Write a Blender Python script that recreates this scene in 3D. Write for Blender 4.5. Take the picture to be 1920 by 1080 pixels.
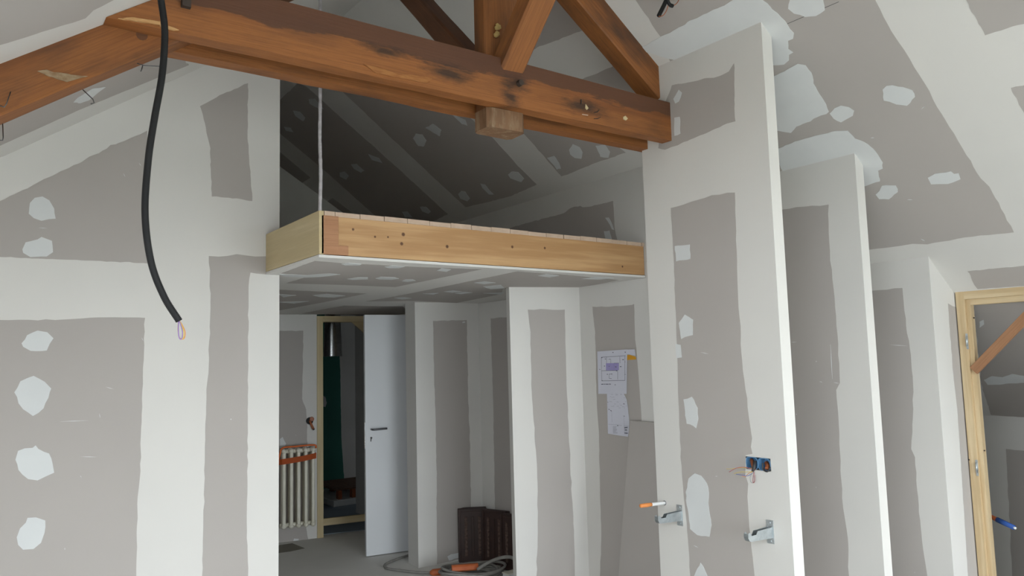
import bpy, bmesh, math, random
from mathutils import Vector, Matrix, noise

random.seed(7)
SC = bpy.context.scene
COL = SC.collection
for o in list(bpy.data.objects):
    bpy.data.objects.remove(o, do_unlink=True)

# ------------------------------------------------------------------ camera
# world: X to the right along the roof truss, Y into the depth, Z up, metres
F_PX = 1427.0
EYE = Vector((0.0, 0.0, 1.6))
def _cam_axes():
    yaw, pit, rol = (math.radians(a) for a in (36.36, 5.55, -1.527))
    cy, sy, cp, sp = math.cos(yaw), math.sin(yaw), math.cos(pit), math.sin(pit)
    fwd = Vector((sy*cp, cy*cp, sp)); right = Vector((cy, -sy, 0)); up = right.cross(fwd)
    cr, sr = math.cos(rol), math.sin(rol)
    return cr*right + sr*up, -sr*right + cr*up, fwd
CR, CU, CF = _cam_axes()
cam_d = bpy.data.cameras.new('camera'); cam = bpy.data.objects.new('camera', cam_d); COL.objects.link(cam)
M = Matrix((CR, CU, -CF)).transposed().to_4x4(); M.translation = EYE
cam.matrix_world = M
cam_d.sensor_width = 36.0; cam_d.sensor_fit = 'HORIZONTAL'; cam_d.lens = F_PX/1920*36.0
cam_d.clip_start = 0.02
SC.camera = cam

# ------------------------------------------------------------------ world, daylight, exposure
W = bpy.data.worlds.new('sky'); SC.world = W; W.use_nodes = True
bg = W.node_tree.nodes['Background']; bg.inputs[0].default_value = (0.86, 0.94, 1.0, 1); bg.inputs[1].default_value = 18.5
def daylight(name, loc, rot, sx, sy, power, col):
    l = bpy.data.lights.new(name, 'AREA'); l.shape = 'RECTANGLE'; l.size = sx; l.size_y = sy; l.energy = power; l.color = col
    o = bpy.data.objects.new(name, l); COL.objects.link(o); o.location = loc; o.rotation_euler = rot
    return o
# sky light enters through the glazed gable behind the viewer plus added roof and eave windows: portals only guide the sampling
def portal(name, loc, rot, sx, sy):
    o = daylight(name, loc, rot, sx, sy, 1, (1, 1, 1)); o.data.cycles.is_portal = True
portal('gable_portal', (2.3, -3.15, 1.09), (math.radians(90), 0, 0), 4.0, 2.02)
portal('eave_portal', (5.96, 8.46, .70), (0, math.radians(90), 0), .30, .32)
portal('roof_portal', (-.8, 0, 1.92+.08), (0, -math.atan(.7054), 0), 1.72, 1.7)
vs = SC.view_settings
vs.view_transform = 'Standard'; vs.look = 'None'; vs.gamma = 1.0; vs.use_curve_mapping = False
vs.exposure = -0.57

# ------------------------------------------------------------------ pixel -> place
def ray(x, y):
    return (CR*(x-960) + CU*(540-y) + CF*F_PX).normalized()
def onpl(x, y, n, c):
    n = Vector(n); d = ray(x, y)
    return EYE + d*((c - n.dot(EYE))/n.dot(d))
def onx(x, y, X): return onpl(x, y, (1, 0, 0), X)
def ony(x, y, Y): return onpl(x, y, (0, 1, 0), Y)
def onz(x, y, Z): return onpl(x, y, (0, 0, 1), Z)

# main measures of the place
PITCH = 0.7054; TH = math.atan(PITCH)
RIDGE_X = 1.994; RIDGE_Z = 3.89
def zl(x): return 2.483 + PITCH*x
def zr(x): return 5.296 - PITCH*x
Y_LW = 4.088       # left partition
SOF = 2.107        # underside of the mezzanine
MZ_TOP = 2.329
MZ_X, MZ_Y = 1.352, 3.339
X_B = 3.51         # long wall behind
X_F1, X_F2, X_F3, X_D = 3.019, 3.765, 4.48, 4.77
Y_N = 2.065        # near ends of the fins
Y_BACK = -3.2
Y_END = 7.6
X_EAVE = 5.9; X_EAVE_L = -1.92

# ------------------------------------------------------------------ materials
MATS = {}
def new_mat(name):
    m = bpy.data.materials.new(name); m.use_nodes = True
    nt = m.node_tree; b = nt.nodes['Principled BSDF']
    MATS[name] = m
    return m, nt, b
def nd(nt, t, **kw):
    n = nt.nodes.new(t)
    for k, v in kw.items(): setattr(n, k, v)
    return n
def mixc(nt, fac, a, b):
    n = nd(nt, 'ShaderNodeMix', data_type='RGBA')
    for sock, v in ((n.inputs[0], fac), (n.inputs[6], a), (n.inputs[7], b)):
        if hasattr(v, 'is_linked') or isinstance(v, bpy.types.NodeSocket): nt.links.new(v, sock)
        else: sock.default_value = v if isinstance(v, (int, float)) else (*v, 1)
    return n.outputs[2]
def ramp(nt, src, p0, p1):
    n = nd(nt, 'ShaderNodeMapRange'); n.clamp = True
    nt.links.new(src, n.inputs[0]); n.inputs[1].default_value = p0; n.inputs[2].default_value = p1
    return n.outputs[0]
def coords(nt, kind='Object', scale=(1, 1, 1)):
    tc = nd(nt, 'ShaderNodeTexCoord'); mp = nd(nt, 'ShaderNodeMapping')
    nt.links.new(tc.outputs[kind], mp.inputs[0]); mp.inputs[3].default_value = scale
    return mp.outputs[0]
def nz(nt, vec, scale, detail=3, rough=.55):
    n = nd(nt, 'ShaderNodeTexNoise'); nt.links.new(vec, n.inputs['Vector'])
    n.inputs['Scale'].default_value = scale; n.inputs['Detail'].default_value = detail; n.inputs['Roughness'].default_value = rough
    return n.outputs[0]
def bump(nt, b, h, strength, dist=.002):
    n = nd(nt, 'ShaderNodeBump'); n.inputs['Strength'].default_value = strength; n.inputs['Distance'].default_value = dist
    nt.links.new(h, n.inputs['Height']); nt.links.new(n.outputs[0], b.inputs['Normal'])
def simple(name, c1, c2=None, scale=8, rough=.6, metal=0, bmp=0, stretch=(1, 1, 1)):
    m, nt, b = new_mat(name)
    v = coords(nt, 'Object', stretch); n = nz(nt, v, scale)
    c2 = c2 or tuple(x*.85 for x in c1)
    nt.links.new(mixc(nt, ramp(nt, n, .3, .7), c1, c2), b.inputs['Base Color'])
    b.inputs['Roughness'].default_value = rough; b.inputs['Metallic'].default_value = metal
    if bmp: bump(nt, b, nz(nt, v, scale*6), bmp)
    return m
simple('plaster', (.74, .715, .68), (.70, .68, .65), 1.3, .9, bmp=.06)
simple('filler', (.72, .73, .725), (.68, .69, .69), 5, .9, bmp=.05)
def board_mat():
    m, nt, b = new_mat('board')
    v = coords(nt); n = nz(nt, v, 1.1)
    c = mixc(nt, ramp(nt, n, .3, .7), (.475, .437, .410), (.45, .414, .389))
    sp = nd(nt, 'ShaderNodeTexVoronoi'); nt.links.new(v, sp.inputs['Vector']); sp.inputs['Scale'].default_value = 7
    k = nd(nt, 'ShaderNodeMath', operation='LESS_THAN'); nt.links.new(sp.outputs['Distance'], k.inputs[0]); k.inputs[1].default_value = .022
    gate = ramp(nt, nz(nt, v, 1.7), .52, .56)
    mu = nd(nt, 'ShaderNodeMath', operation='MULTIPLY'); nt.links.new(k.outputs[0], mu.inputs[0]); nt.links.new(gate, mu.inputs[1])
    nt.links.new(mixc(nt, mu.outputs[0], c, (.66, .66, .65)), b.inputs['Base Color'])
    b.inputs['Roughness'].default_value = .92
board_mat()
simple('board_green', (.045, .19, .15), (.04, .165, .13), 2, .9)
simple('concrete', (.74, .72, .685), (.66, .64, .605), 1.6, .85, bmp=.15)
simple('concrete_dark', (.20, .185, .15), (.24, .22, .185), 6, .8)
simple('screed_blue', (.30, .35, .40), (.25, .30, .35), 3, .7)
def wood(name, light, dark, stain, ring=14, stretch=(.6, 9, 9), stains=.0, rough=.65, knots=(), knot_col=(.12, .05, .02), blot=1.6, zone=None, soot=(), grain=.6):
    """grain runs along local X; zone = dark old crust on the upper part of a timber; soot = dark smears at given places"""
    m, nt, b = new_mat(name)
    v = coords(nt, 'Object', stretch)
    big = nz(nt, v, 1.0, 4, .6); fine = nz(nt, coords(nt, 'Object', (4, 150, 150)), 1.0, 4, .7)
    def op(o_, a_, b_):
        n_ = nd(nt, 'ShaderNodeMath', operation=o_)
        for k_, q_ in enumerate((a_, b_)):
            if q_ is None: continue
            if isinstance(q_, (int, float)): n_.inputs[k_].default_value = q_
            else: nt.links.new(q_, n_.inputs[k_])
        return n_.outputs[0]
    g = ramp(nt, op('SINE', op('MULTIPLY', big, ring), None), -1, 1)
    c = mixc(nt, g, light, dark)
    c = mixc(nt, op('MULTIPLY', ramp(nt, fine, .42, .75), grain), c, tuple(x*.7 for x in dark))
    if stains:
        s_ = ramp(nt, nz(nt, coords(nt, 'Object', (blot, blot*3.2, blot*3.2)), 1.0, 5, .62), .5, .72)
        c = mixc(nt, op('MULTIPLY', s_, stains), c, stain)
    if zone:
        z0, amt, zc = zone
        sep = nd(nt, 'ShaderNodeSeparateXYZ'); nt.links.new(coords(nt), sep.inputs[0])
        wob = nz(nt, coords(nt, 'Object', (2.5, 9, 14)), 1.0, 6, .65)
        h = op('ADD', sep.outputs[2], op('MULTIPLY', op('SUBTRACT', wob, .5), .16))
        c = mixc(nt, op('MULTIPLY', ramp(nt, h, z0-.004, z0+.006), amt), c, zc)
    for (kx, ky, kz, r, el) in soot:
        vd = nd(nt, 'ShaderNodeVectorMath', operation='DISTANCE'); nt.links.new(coords(nt, 'Object', (1/el, 0, 1)), vd.inputs[0]); vd.inputs[1].default_value = (kx/el, 0, kz)
        d_ = op('ADD', vd.outputs['Value'], op('MULTIPLY', op('SUBTRACT', nz(nt, coords(nt, 'Object', (12, 12, 40)), 1.0, 5, .7), .5), r*1.6))
        c = mixc(nt, op('MULTIPLY', ramp(nt, d_, r, r*.2), .85), c, stain)
    for (kx, ky, kz, r) in knots:
        vd = nd(nt, 'ShaderNodeVectorMath', operation='DISTANCE'); nt.links.new(coords(nt), vd.inputs[0]); vd.inputs[1].default_value = (kx, ky, kz)
        c = mixc(nt, ramp(nt, vd.outputs['Value'], r, r*.55), c, knot_col)
    nt.links.new(c, b.inputs['Base Color']); b.inputs['Roughness'].default_value = rough
    bump(nt, b, fine, .4, .003)
    return m
wood('tie_oak', (.34, .122, .030), (.20, .066, .016), (.022, .013, .009), 10, stains=.35, zone=(.02, .88, (.088, .035, .018)), blot=2.2,
     soot=[(1.30, 0, -.02, .05, 3.0), (1.65, 0, .0, .045, 2.2), (1.62, 0, -.07, .05, 1.6), (1.0, 0, .01, .03, 5), (2.05, 0, -.03, .05, 3.5)])
wood('old_oak', (.31, .112, .028), (.18, .06, .015), (.055, .028, .018), 10, stains=.8)
wood('old_oak_grey', (.25, .135, .068), (.15, .075, .036), (.40, .31, .20), 8, stains=.55, blot=9)
wood('old_oak_dark', (.17, .066, .026), (.10, .04, .018), (.03, .02, .016), 8, stains=.6)
wood('pine_beam', (.60, .365, .175), (.47, .26, .11), (.42, .23, .10), 26, grain=.25, stretch=(.45, 7, 7), rough=.55,
     knots=[(.075, 0, .145, .008), (.19, 0, .118, .007), (.26, 0, .122, .006), (.345, 0, .142, .012), (.335, 0, .094, .011), (.60, 0, .098, .011),
            (1.02, 0, .125, .010), (1.25, 0, .134, .009), (1.86, 0, .06, .008)])
wood('pine_pale', (.66, .54, .33), (.58, .46, .26), (.45, .33, .16), 16, grain=.25, rough=.6)
wood('pine_frame', (.72, .57, .36), (.60, .44, .25), (.45, .33, .16), 26, grain=.25, stretch=(.5, 12, 12), rough=.5)
wood('wood_red', (.47, .24, .125), (.40, .19, .095), (.3, .13, .06), 8, rough=.7)
wood('brace_wood', (.40, .20, .10), (.32, .155, .075), (.2, .08, .04), 10, stains=.4, rough=.6)
wood('pallet_wood', (.20, .10, .06), (.13, .065, .04), (.05, .03, .02), 8, stains=.3)
simple('deck_edge', (.62, .47, .36), (.52, .38, .28), 20, .8)
simple('black_plastic', (.006, .006, .007), (.009, .009, .010), 10, .75)
simple('galvanised', (.62, .66, .68), (.45, .49, .51), 40, .38, .85)
simple('steel_dark', (.10, .10, .105), (.16, .16, .165), 20, .3, .8)
simple('iron_dark', (.045, .035, .03), (.07, .05, .04), 20, .7, .3)
simple('aluminium', (.75, .76, .77), (.55, .56, .57), 30, .22, 1.0)
simple('blue_plastic', (.10, .25, .45), (.14, .32, .55), 20, .5)
simple('blue_tape', (.02, .08, .32), (.03, .10, .38), 20, .5)
simple('orange_plastic', (.60, .16, .05), (.52, .12, .035), 15, .5)
simple('orange_tape', (.82, .30, .08), (.75, .25, .06), 15, .6)
simple('amber_tape', (.72, .36, .02), (.65, .31, .02), 15, .5)
simple('copper_orange', (.42, .13, .05), (.32, .09, .03), 18, .5)
simple('cream_paint', (.84, .81, .70), (.74, .70, .57), 6, .45)
simple('strap_orange', (.78, .17, .035), (.70, .14, .03), 12, .7)
simple('tile_brown', (.050, .022, .017), (.032, .015, .012), 14, .55, bmp=.3)
simple('tile_worn', (.15, .10, .08), (.05, .025, .02), 60, .8)
simple('white_plastic', (.78, .78, .77), (.74, .74, .73), 15, .5)
simple('white_lacquer', (.76, .77, .79), (.74, .75, .77), 3, .5)
simple('rod_plaster', (.55, .52, .54), (.40, .37, .38), 60, .9, bmp=.5)
simple('cable_grey', (.30, .285, .26), (.22, .21, .195), 20, .6)
simple('wire_red', (.45, .06, .08)); simple('wire_yellow', (.65, .50, .10)); simple('wire_blue', (.10, .15, .45)); simple('wire_orange', (.70, .28, .08))
simple('wire_grey', (.35, .35, .35)); simple('wire_purple', (.28, .16, .42))
simple('paper', (.66, .66, .74), (.63, .63, .71), 4, .9)
simple('ink', (.09, .09, .13), (.16, .16, .20), 40, .9)
simple('ink_faint', (.40, .40, .47), (.46, .46, .53), 40, .9)
simple('ink_purple', (.33, .29, .56), (.38, .34, .60), 20, .9)
simple('tape_black', (.03, .03, .032), (.05, .05, .05), 20, .5)
simple('old_plaster', (.40, .30, .19), (.24, .14, .07), 40, .9)
simple('torn_wood', (.62, .37, .16), (.45, .22, .08), 25, .8, stretch=(1, 6, 6))
simple('torn_soft', (.40, .17, .05), (.30, .11, .03), 25, .8, stretch=(1, 6, 6))
simple('foam', (.62, .45, .18), (.5, .35, .12), 40, .9)
simple('window_white', (.8, .8, .8), (.78, .78, .78), 4, .4)
simple('outside_ground', (.24, .25, .22), (.2, .21, .18), 2, .9)

# ------------------------------------------------------------------ mesh helpers
def link_mesh(name, bm, mat, parent=None, smooth=False):
    me = bpy.data.meshes.new(name)
    bmesh.ops.recalc_face_normals(bm, faces=bm.faces)
    bm.to_mesh(me); bm.free()
    me.materials.append(MATS[mat])
    if smooth:
        for p in me.polygons: p.use_smooth = True
    o = bpy.data.objects.new(name, me); COL.objects.link(o)
    if parent is not None: o.parent = parent
    return o
def origin_of(parent):
    v = Vector((0, 0, 0)); p = parent
    while p is not None: v += p.location; p = p.parent
    return v
def tag(o, label=None, cat=None, group=None, kind=None):
    if label: o['label'] = label
    if cat: o['category'] = cat
    if group: o['group'] = group
    if kind: o['kind'] = kind
    return o
def thing(name, label, cat, loc=(0, 0, 0), group=None, kind=None):
    o = bpy.data.objects.new(name, None); COL.objects.link(o); o.location = loc; o.empty_display_size = .1
    return tag(o, label, cat, group, kind)
def b_box(bm, lo, hi, bev=0):
    lo, hi = Vector(lo), Vector(hi)
    r = bmesh.ops.create_cube(bm, size=1, matrix=Matrix.Translation((lo+hi)/2) @ Matrix.Diagonal((*(hi-lo), 1)))
    if bev:
        es = list({e for v in r['verts'] for e in v.link_edges})
        bmesh.ops.bevel(bm, geom=es, offset=bev, segments=2, profile=.6, affect='EDGES')
def b_prism(bm, pts, vec):
    """closed solid from a planar outline pushed along vec"""
    vec = Vector(vec)
    a = [bm.verts.new(Vector(p)) for p in pts]; b = [bm.verts.new(Vector(p)+vec) for p in pts]
    bm.faces.new(a); bm.faces.new(b[::-1])
    for i in range(len(a)):
        j = (i+1) % len(a); bm.faces.new((a[i], b[i], b[j], a[j]))
def b_tube(bm, pts, rad, seg=8, cap=True):
    pts = [Vector(p) for p in pts]; n = len(pts)
    rads = rad if isinstance(rad, (list, tuple)) else [rad]*n
    prev = None; rings = []
    for i, p in enumerate(pts):
        t = (pts[min(i+1, n-1)] - pts[max(i-1, 0)]).normalized()
        if prev is None:
            u = t.orthogonal().normalized()
        else:
            u = (prev - t*prev.dot(t)).normalized()
        prev = u; w = t.cross(u)
        rings.append([bm.verts.new(p + (u*math.cos(2*math.pi*k/seg) + w*math.sin(2*math.pi*k/seg))*rads[i]) for k in range(seg)])
    for i in range(n-1):
        for k in range(seg):
            bm.faces.new((rings[i][k], rings[i][(k+1) % seg], rings[i+1][(k+1) % seg], rings[i+1][k]))
    if cap:
        bm.faces.new(rings[0][::-1]); bm.faces.new(rings[-1])
def smooth_path(pts, n=10):
    pts = [Vector(p) for p in pts]; out = []
    P = [pts[0]*2-pts[1]] + pts + [pts[-1]*2-pts[-2]]
    for i in range(1, len(P)-2):
        for k in range(n):
            t = k/n; a, b, c, d = P[i-1], P[i], P[i+1], P[i+2]
            out.append(.5*((2*b) + (c-a)*t + (2*a-5*b+4*c-d)*t*t + (3*b-a-3*c+d)*t**3))
    out.append(pts[-1]); return out
def box_part(name, lo, hi, mat, parent, bev=0):
    o0 = origin_of(parent) if parent else Vector((0, 0, 0))
    bm = bmesh.new(); b_box(bm, Vector(lo)-o0, Vector(hi)-o0, bev)
    return link_mesh(name, bm, mat, parent)
def tube_part(name, pts, rad, mat, parent=None, seg=8):
    o0 = origin_of(parent) if parent else Vector((0, 0, 0))
    bm = bmesh.new(); b_tube(bm, [Vector(p)-o0 for p in pts], rad, seg)
    return link_mesh(name, bm, mat, parent, smooth=True)
def prism_part(name, pts, vec, mat, parent=None, bev=0):
    o0 = origin_of(parent) if parent else Vector((0, 0, 0))
    bm = bmesh.new(); b_prism(bm, [Vector(p)-o0 for p in pts], vec)
    if bev: bmesh.ops.bevel(bm, geom=list(bm.edges), offset=bev, segments=1, affect='EDGES')
    return link_mesh(name, bm, mat, parent)
def struct(name, label, cat, bm, mat):
    return tag(link_mesh(name, bm, mat), label, cat, kind='structure')

def beam(name, p0, p1, up, wid, hei, mat, parent, bev=.006, wobble=.004, seg=14):
    """squared timber from p0 to p1 (centre line), grain along its own X, slightly uneven"""
    p0, p1 = Vector(p0), Vector(p1)
    L = (p1-p0).length; x = (p1-p0)/L; z = (Vector(up) - x*Vector(up).dot(x)).normalized(); y = z.cross(x)
    bm = bmesh.new(); rings = []
    for i in range(seg+1):
        t = L*i/seg; r = []
        prof = [(-wid/2+bev, -hei/2), (wid/2-bev, -hei/2), (wid/2, -hei/2+bev), (wid/2, hei/2-bev), (wid/2-bev, hei/2), (-wid/2+bev, hei/2), (-wid/2, hei/2-bev), (-wid/2, -hei/2+bev)]
        for k, (a, b) in enumerate(prof):
            q = Vector((t*1.7, a*6, b*6)) + p0*3
            r.append(bm.verts.new((t, a + wobble*noise.noise(q), b + wobble*noise.noise(q+Vector((9, 4, 2))))))
        rings.append(r)
    for i in range(seg):
        for k in range(8): bm.faces.new((rings[i][k], rings[i][(k+1) % 8], rings[i+1][(k+1) % 8], rings[i+1][k]))
    bm.faces.new(rings[0][::-1]); bm.faces.new(rings[-1])
    o = link_mesh(name, bm, mat, parent)
    m = Matrix((x, y, z)).transposed().to_4x4(); m.translation = p0 - origin_of(parent)
    o.matrix_local = m
    return o

# ------------------------------------------------------------------ marks on the plasterboard
def jag(pts, amp, step):
    out = []; n = len(pts)
    for i in range(n):
        a, b = pts[i], pts[(i+1) % n]; d = b-a; L = d.length
        k = max(1, min(40, int(L/step)))
        for j in range(k):
            p = a + d*(j/k)
            if j: p = p + Vector((noise.noise(p*23), noise.noise(p*23+Vector((5, 1, 7))), noise.noise(p*23+Vector((2, 8, 3)))))*amp
            out.append(p)
    return out
def piece(kind, parent, plane, px, level=1, off=(0, 0), sc=1.0, amp=None):
    """a bare board field or a filler patch traced on a plane; plane = (normal towards the room, constant)"""
    n = Vector(plane[0]); ln = n.length; nn = n/ln; c = plane[1]/ln
    pts = [onpl(off[0]+x/sc, off[1]+y/sc, nn, c) for x, y in px]
    if kind == 'filler_patch' and len(pts) > 3:
        q = []
        for i in range(len(pts)):
            a, b, d = pts[i-1], pts[i], pts[(i+1) % len(pts)]
            q += [b.lerp(a, .28), b, b.lerp(d, .28)] if False else [b*.5 + (b.lerp(a, .3) + b.lerp(d, .3))*.25]
        pts = [p for p in q]
    size = max((a-pts[0]).length for a in pts)
    amp = (.006 if kind == 'bare_board' else .008) if amp is None else amp
    pts = jag(pts, min(amp, size*.05), max(.02, size/60))
    t = (.0008, .0022)[level-1] if level < 3 else .003
    # keep every vertex on the plane, then give it its own thickness
    pts = [p - nn*(nn.dot(p)-c) for p in pts]
    bm = bmesh.new()
    a = [bm.verts.new(p + nn*t) for p in pts]; b = [bm.verts.new(p - nn*.0005) for p in pts]
    bm.faces.new(a)
    for i in range(len(a)):
        j = (i+1) % len(a); bm.faces.new((a[j], b[j], b[i], a[i]))
    mat = {'bare_board': 'board', 'filler_patch': 'filler', 'joint_band': 'plaster'}[kind]
    if parent.name.startswith('wall_bath') and kind == 'bare_board': mat = 'board_green'
    me = bpy.data.meshes.new(kind); bm.normal_update(); bm.to_mesh(me); bm.free(); me.materials.append(MATS[mat])
    o = bpy.data.objects.new(kind, me); COL.objects.link(o); o.parent = parent
    return o
def boards(parent, plane, *polys, off=(0, 0), sc=1.0):
    for p in polys: piece('bare_board', parent, plane, p, 1, off, sc)
def fills(parent, plane, *polys, off=(0, 0), sc=1.0):
    for p in polys: piece('filler_patch', parent, plane, p, 2, off, sc)

# ------------------------------------------------------------------ the shell
bm = bmesh.new(); b_box(bm, (X_EAVE_L-.1, Y_BACK-.1, -.12), (X_EAVE+.1, 10.2, 0)); floor = struct('floor', 'bare grey concrete screed floor', 'floor', bm, 'concrete')
# sloping ceilings
RX0, RX1, RY0, RY1 = -1.5, -.1, -.85, .85     # unseen roof window added in the left slope to brighten fins and floor
def slope_l(bm, x0, x1, y0, y1):
    b_prism(bm, [(x0, y0, zl(x0)), (x1, y0, zl(x1)), (x1, y0, zl(x1)+.14), (x0, y0, zl(x0)+.14)], (0, y1-y0, 0))
bm = bmesh.new()
for a_ in ((X_EAVE_L-.1, RIDGE_X, Y_BACK-.1, RY0), (X_EAVE_L-.1, RX0, RY0, RY1), (RX1, RIDGE_X, RY0, RY1), (X_EAVE_L-.1, RIDGE_X, RY1, 10.2)): slope_l(bm, *a_)
ceil_l = struct('ceiling_left', 'plasterboard ceiling slope above the left wall', 'ceiling', bm, 'plaster')
bm = bmesh.new(); b_prism(bm, [(X_EAVE+.1, Y_BACK-.1, zr(X_EAVE+.1)), (RIDGE_X, Y_BACK-.1, RIDGE_Z), (RIDGE_X, Y_BACK-.1, RIDGE_Z+.14), (X_EAVE+.1, Y_BACK-.1, zr(X_EAVE+.1)+.14)], (0, 10.2-Y_BACK+.1, 0))
ceil_r = struct('ceiling_right', 'patched plasterboard ceiling slope above the right fins and the loft', 'ceiling', bm, 'plaster')
PL_CL = ((PITCH, 0, -1), -2.483)
PL_CR = ((-PITCH, 0, -1), -5.296)
# left partition, up to the slope
bm = bmesh.new(); b_prism(bm, [(X_EAVE_L, Y_LW, 0), (1.43, Y_LW, 0), (1.43, Y_LW, zl(1.43)), (X_EAVE_L, Y_LW, zl(X_EAVE_L))], (0, .1, 0))
wall_left = struct('wall_left', 'large plasterboard wall left of the mezzanine', 'wall', bm, 'plaster'); PL_LW = ((0, -1, 0), -Y_LW)
bm = bmesh.new(); b_box(bm, (1.33, Y_LW+.1, 0), (1.43, Y_END, zl(1.33)))
struct('wall_hall', 'plasterboard side wall of the hall under the mezzanine', 'wall', bm, 'plaster')
# outer shell
bm = bmesh.new(); b_box(bm, (X_EAVE_L-.1, Y_BACK, 0), (X_EAVE_L, 10.1, zl(X_EAVE_L))); struct('wall_eave_left', 'low eave wall on the left', 'wall', bm, 'plaster')
BY0, BY1, BZ0, BZ1 = 8.3, 8.62, .55, .85     # small low unseen window, added to brighten the room beyond the doorway
bm = bmesh.new()
for lo_, hi_ in (((X_EAVE, Y_BACK, 0), (X_EAVE+.1, BY0, zr(X_EAVE))), ((X_EAVE, BY1, 0), (X_EAVE+.1, 10.1, zr(X_EAVE))), ((X_EAVE, BY0, 0), (X_EAVE+.1, BY1, BZ0)), ((X_EAVE, BY0, BZ1), (X_EAVE+.1, BY1, zr(X_EAVE)))): b_box(bm, lo_, hi_)
wall_eave = struct('wall_eave_right', 'low eave wall in the dark room beyond the pine door frame', 'wall', bm, 'plaster'); PL_EV = ((-1, 0, 0), -X_EAVE)
WX0, WX1, WZ0, WZ1 = .3, 4.3, .08, 2.1
bm = bmesh.new()
b_box(bm, (X_EAVE_L, Y_BACK-.1, 0), (WX0, Y_BACK, zl(X_EAVE_L)))
b_box(bm, (WX1, Y_BACK-.1, 0), (X_EAVE, Y_BACK, zr(X_EAVE)))
b_box(bm, (WX0, Y_BACK-.1, 0), (WX1, Y_BACK, WZ0))
b_prism(bm, [(X_EAVE_L, Y_BACK-.1, zl(X_EAVE_L)), (WX0, Y_BACK-.1, zl(X_EAVE_L)), (WX0, Y_BACK-.1, WZ1), (WX1, Y_BACK-.1, WZ1), (WX1, Y_BACK-.1, zr(X_EAVE)), (X_EAVE, Y_BACK-.1, zr(X_EAVE)), (RIDGE_X, Y_BACK-.1, RIDGE_Z)], (0, .1, 0))
bmg_ = bmesh.new(); b_box(bmg_, (-40, -60, -2.9), (40, Y_BACK-.3, -2.8)); struct('ground_outside', 'ground outside below the gable window', 'ground', bmg_, 'outside_ground')
struct('wall_gable', 'gable wall with a wide window behind the viewer', 'wall', bm, 'plaster')
bm = bmesh.new(); b_prism(bm, [(X_EAVE_L, 10.1, 0), (X_EAVE, 10.1, 0), (X_EAVE, 10.1, zr(X_EAVE)), (RIDGE_X, 10.1, RIDGE_Z), (X_EAVE_L, 10.1, zl(X_EAVE_L))], (0, .1, 0)); struct('wall_gable_far', 'far gable wall', 'wall', bm, 'plaster')
win = thing('window_1', 'wide white framed window in the gable', 'window', (0, Y_BACK-.05, 0), kind='structure')
for x in (WX0, (2*WX0+WX1)/3, (WX0+2*WX1)/3, WX1-.06): box_part('window_frame', (x, Y_BACK-.08, WZ0), (x+.06, Y_BACK-.02, WZ1), 'window_white', win)
for z in (WZ0, WZ1-.06): box_part('window_frame', (WX0, Y_BACK-.08, z), (WX1, Y_BACK-.02, z+.06), 'window_white', win)
rwin_added = thing('roof_window_added', 'unseen roof window added in the left slope behind the viewer', 'window', (RX0, RY0, zl(RX0)), kind='structure')
for y in (RY0, (RY0+RY1)/2-.03, RY1-.06): prism_part('window_frame', [(RX0, y, zl(RX0)+.05), (RX1, y, zl(RX1)+.05), (RX1, y, zl(RX1)+.1), (RX0, y, zl(RX0)+.1)], (0, .06, 0), 'window_white', rwin_added)
# long wall on the right, below and above the mezzanine
X_A = 3.62          # the wall steps back in the alcove under the mezzanine
bm = bmesh.new(); b_box(bm, (X_B, 2.75, 0), (X_B+.09, 4.12, SOF+.1))
wall_b = struct('wall_right', 'plasterboard wall under the mezzanine that carries the papers', 'wall', bm, 'plaster'); PL_B = ((-1, 0, 0), -X_B)
bm = bmesh.new(); b_box(bm, (X_A, 4.121, 0), (X_A+.09, Y_END+.3, SOF-.001))
wall_a = struct('wall_alcove', 'plasterboard wall behind the brown tiles in the alcove', 'wall', bm, 'plaster')
bm = bmesh.new(); b_prism(bm, [(X_B, 2.75, SOF+.101), (X_A+.09, 2.75, SOF+.101), (X_A+.09, 2.75, zr(X_A+.09)), (X_B, 2.75, zr(X_B))], (0, Y_END+.3-2.75, 0))
wall_k = struct('wall_loft_right', 'low plasterboard wall of the loft behind the mezzanine edge', 'wall', bm, 'plaster')
bm = bmesh.new(); b_box(bm, (X_B+.09, 2.9, 0), (X_D+.1, 3.0, zr(X_D+.1))); struct('wall_recess', 'closing wall at the back of the fin recesses', 'wall', bm, 'plaster')
# partitions under the mezzanine, slightly out of square like the back wall
def skew_wall(name, label, a, b, th, top, mat='plaster'):
    a, b = Vector((*a, 0)), Vector((*b, 0)); d = (b-a).normalized(); n = Vector((-d.y, d.x, 0))
    bm = bmesh.new(); b_prism(bm, [a, b, b+n*th, a+n*th], (0, 0, top))
    return struct(name, label, 'wall', bm, mat), ((d.y, -d.x, 0), Vector((d.y, -d.x, 0)).dot(a))
wall_w2, PL_W2 = skew_wall('wall_partition_near', 'plasterboard partition end beside the wall with papers', (3.03, 4.15), (3.515, 3.978), .075, SOF)
wall_w3, PL_W3 = skew_wall('wall_partition_far', 'plasterboard partition end between the white door and the brown tiles', (3.03, 5.46), (3.63, 5.41), .195, SOF)
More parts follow.
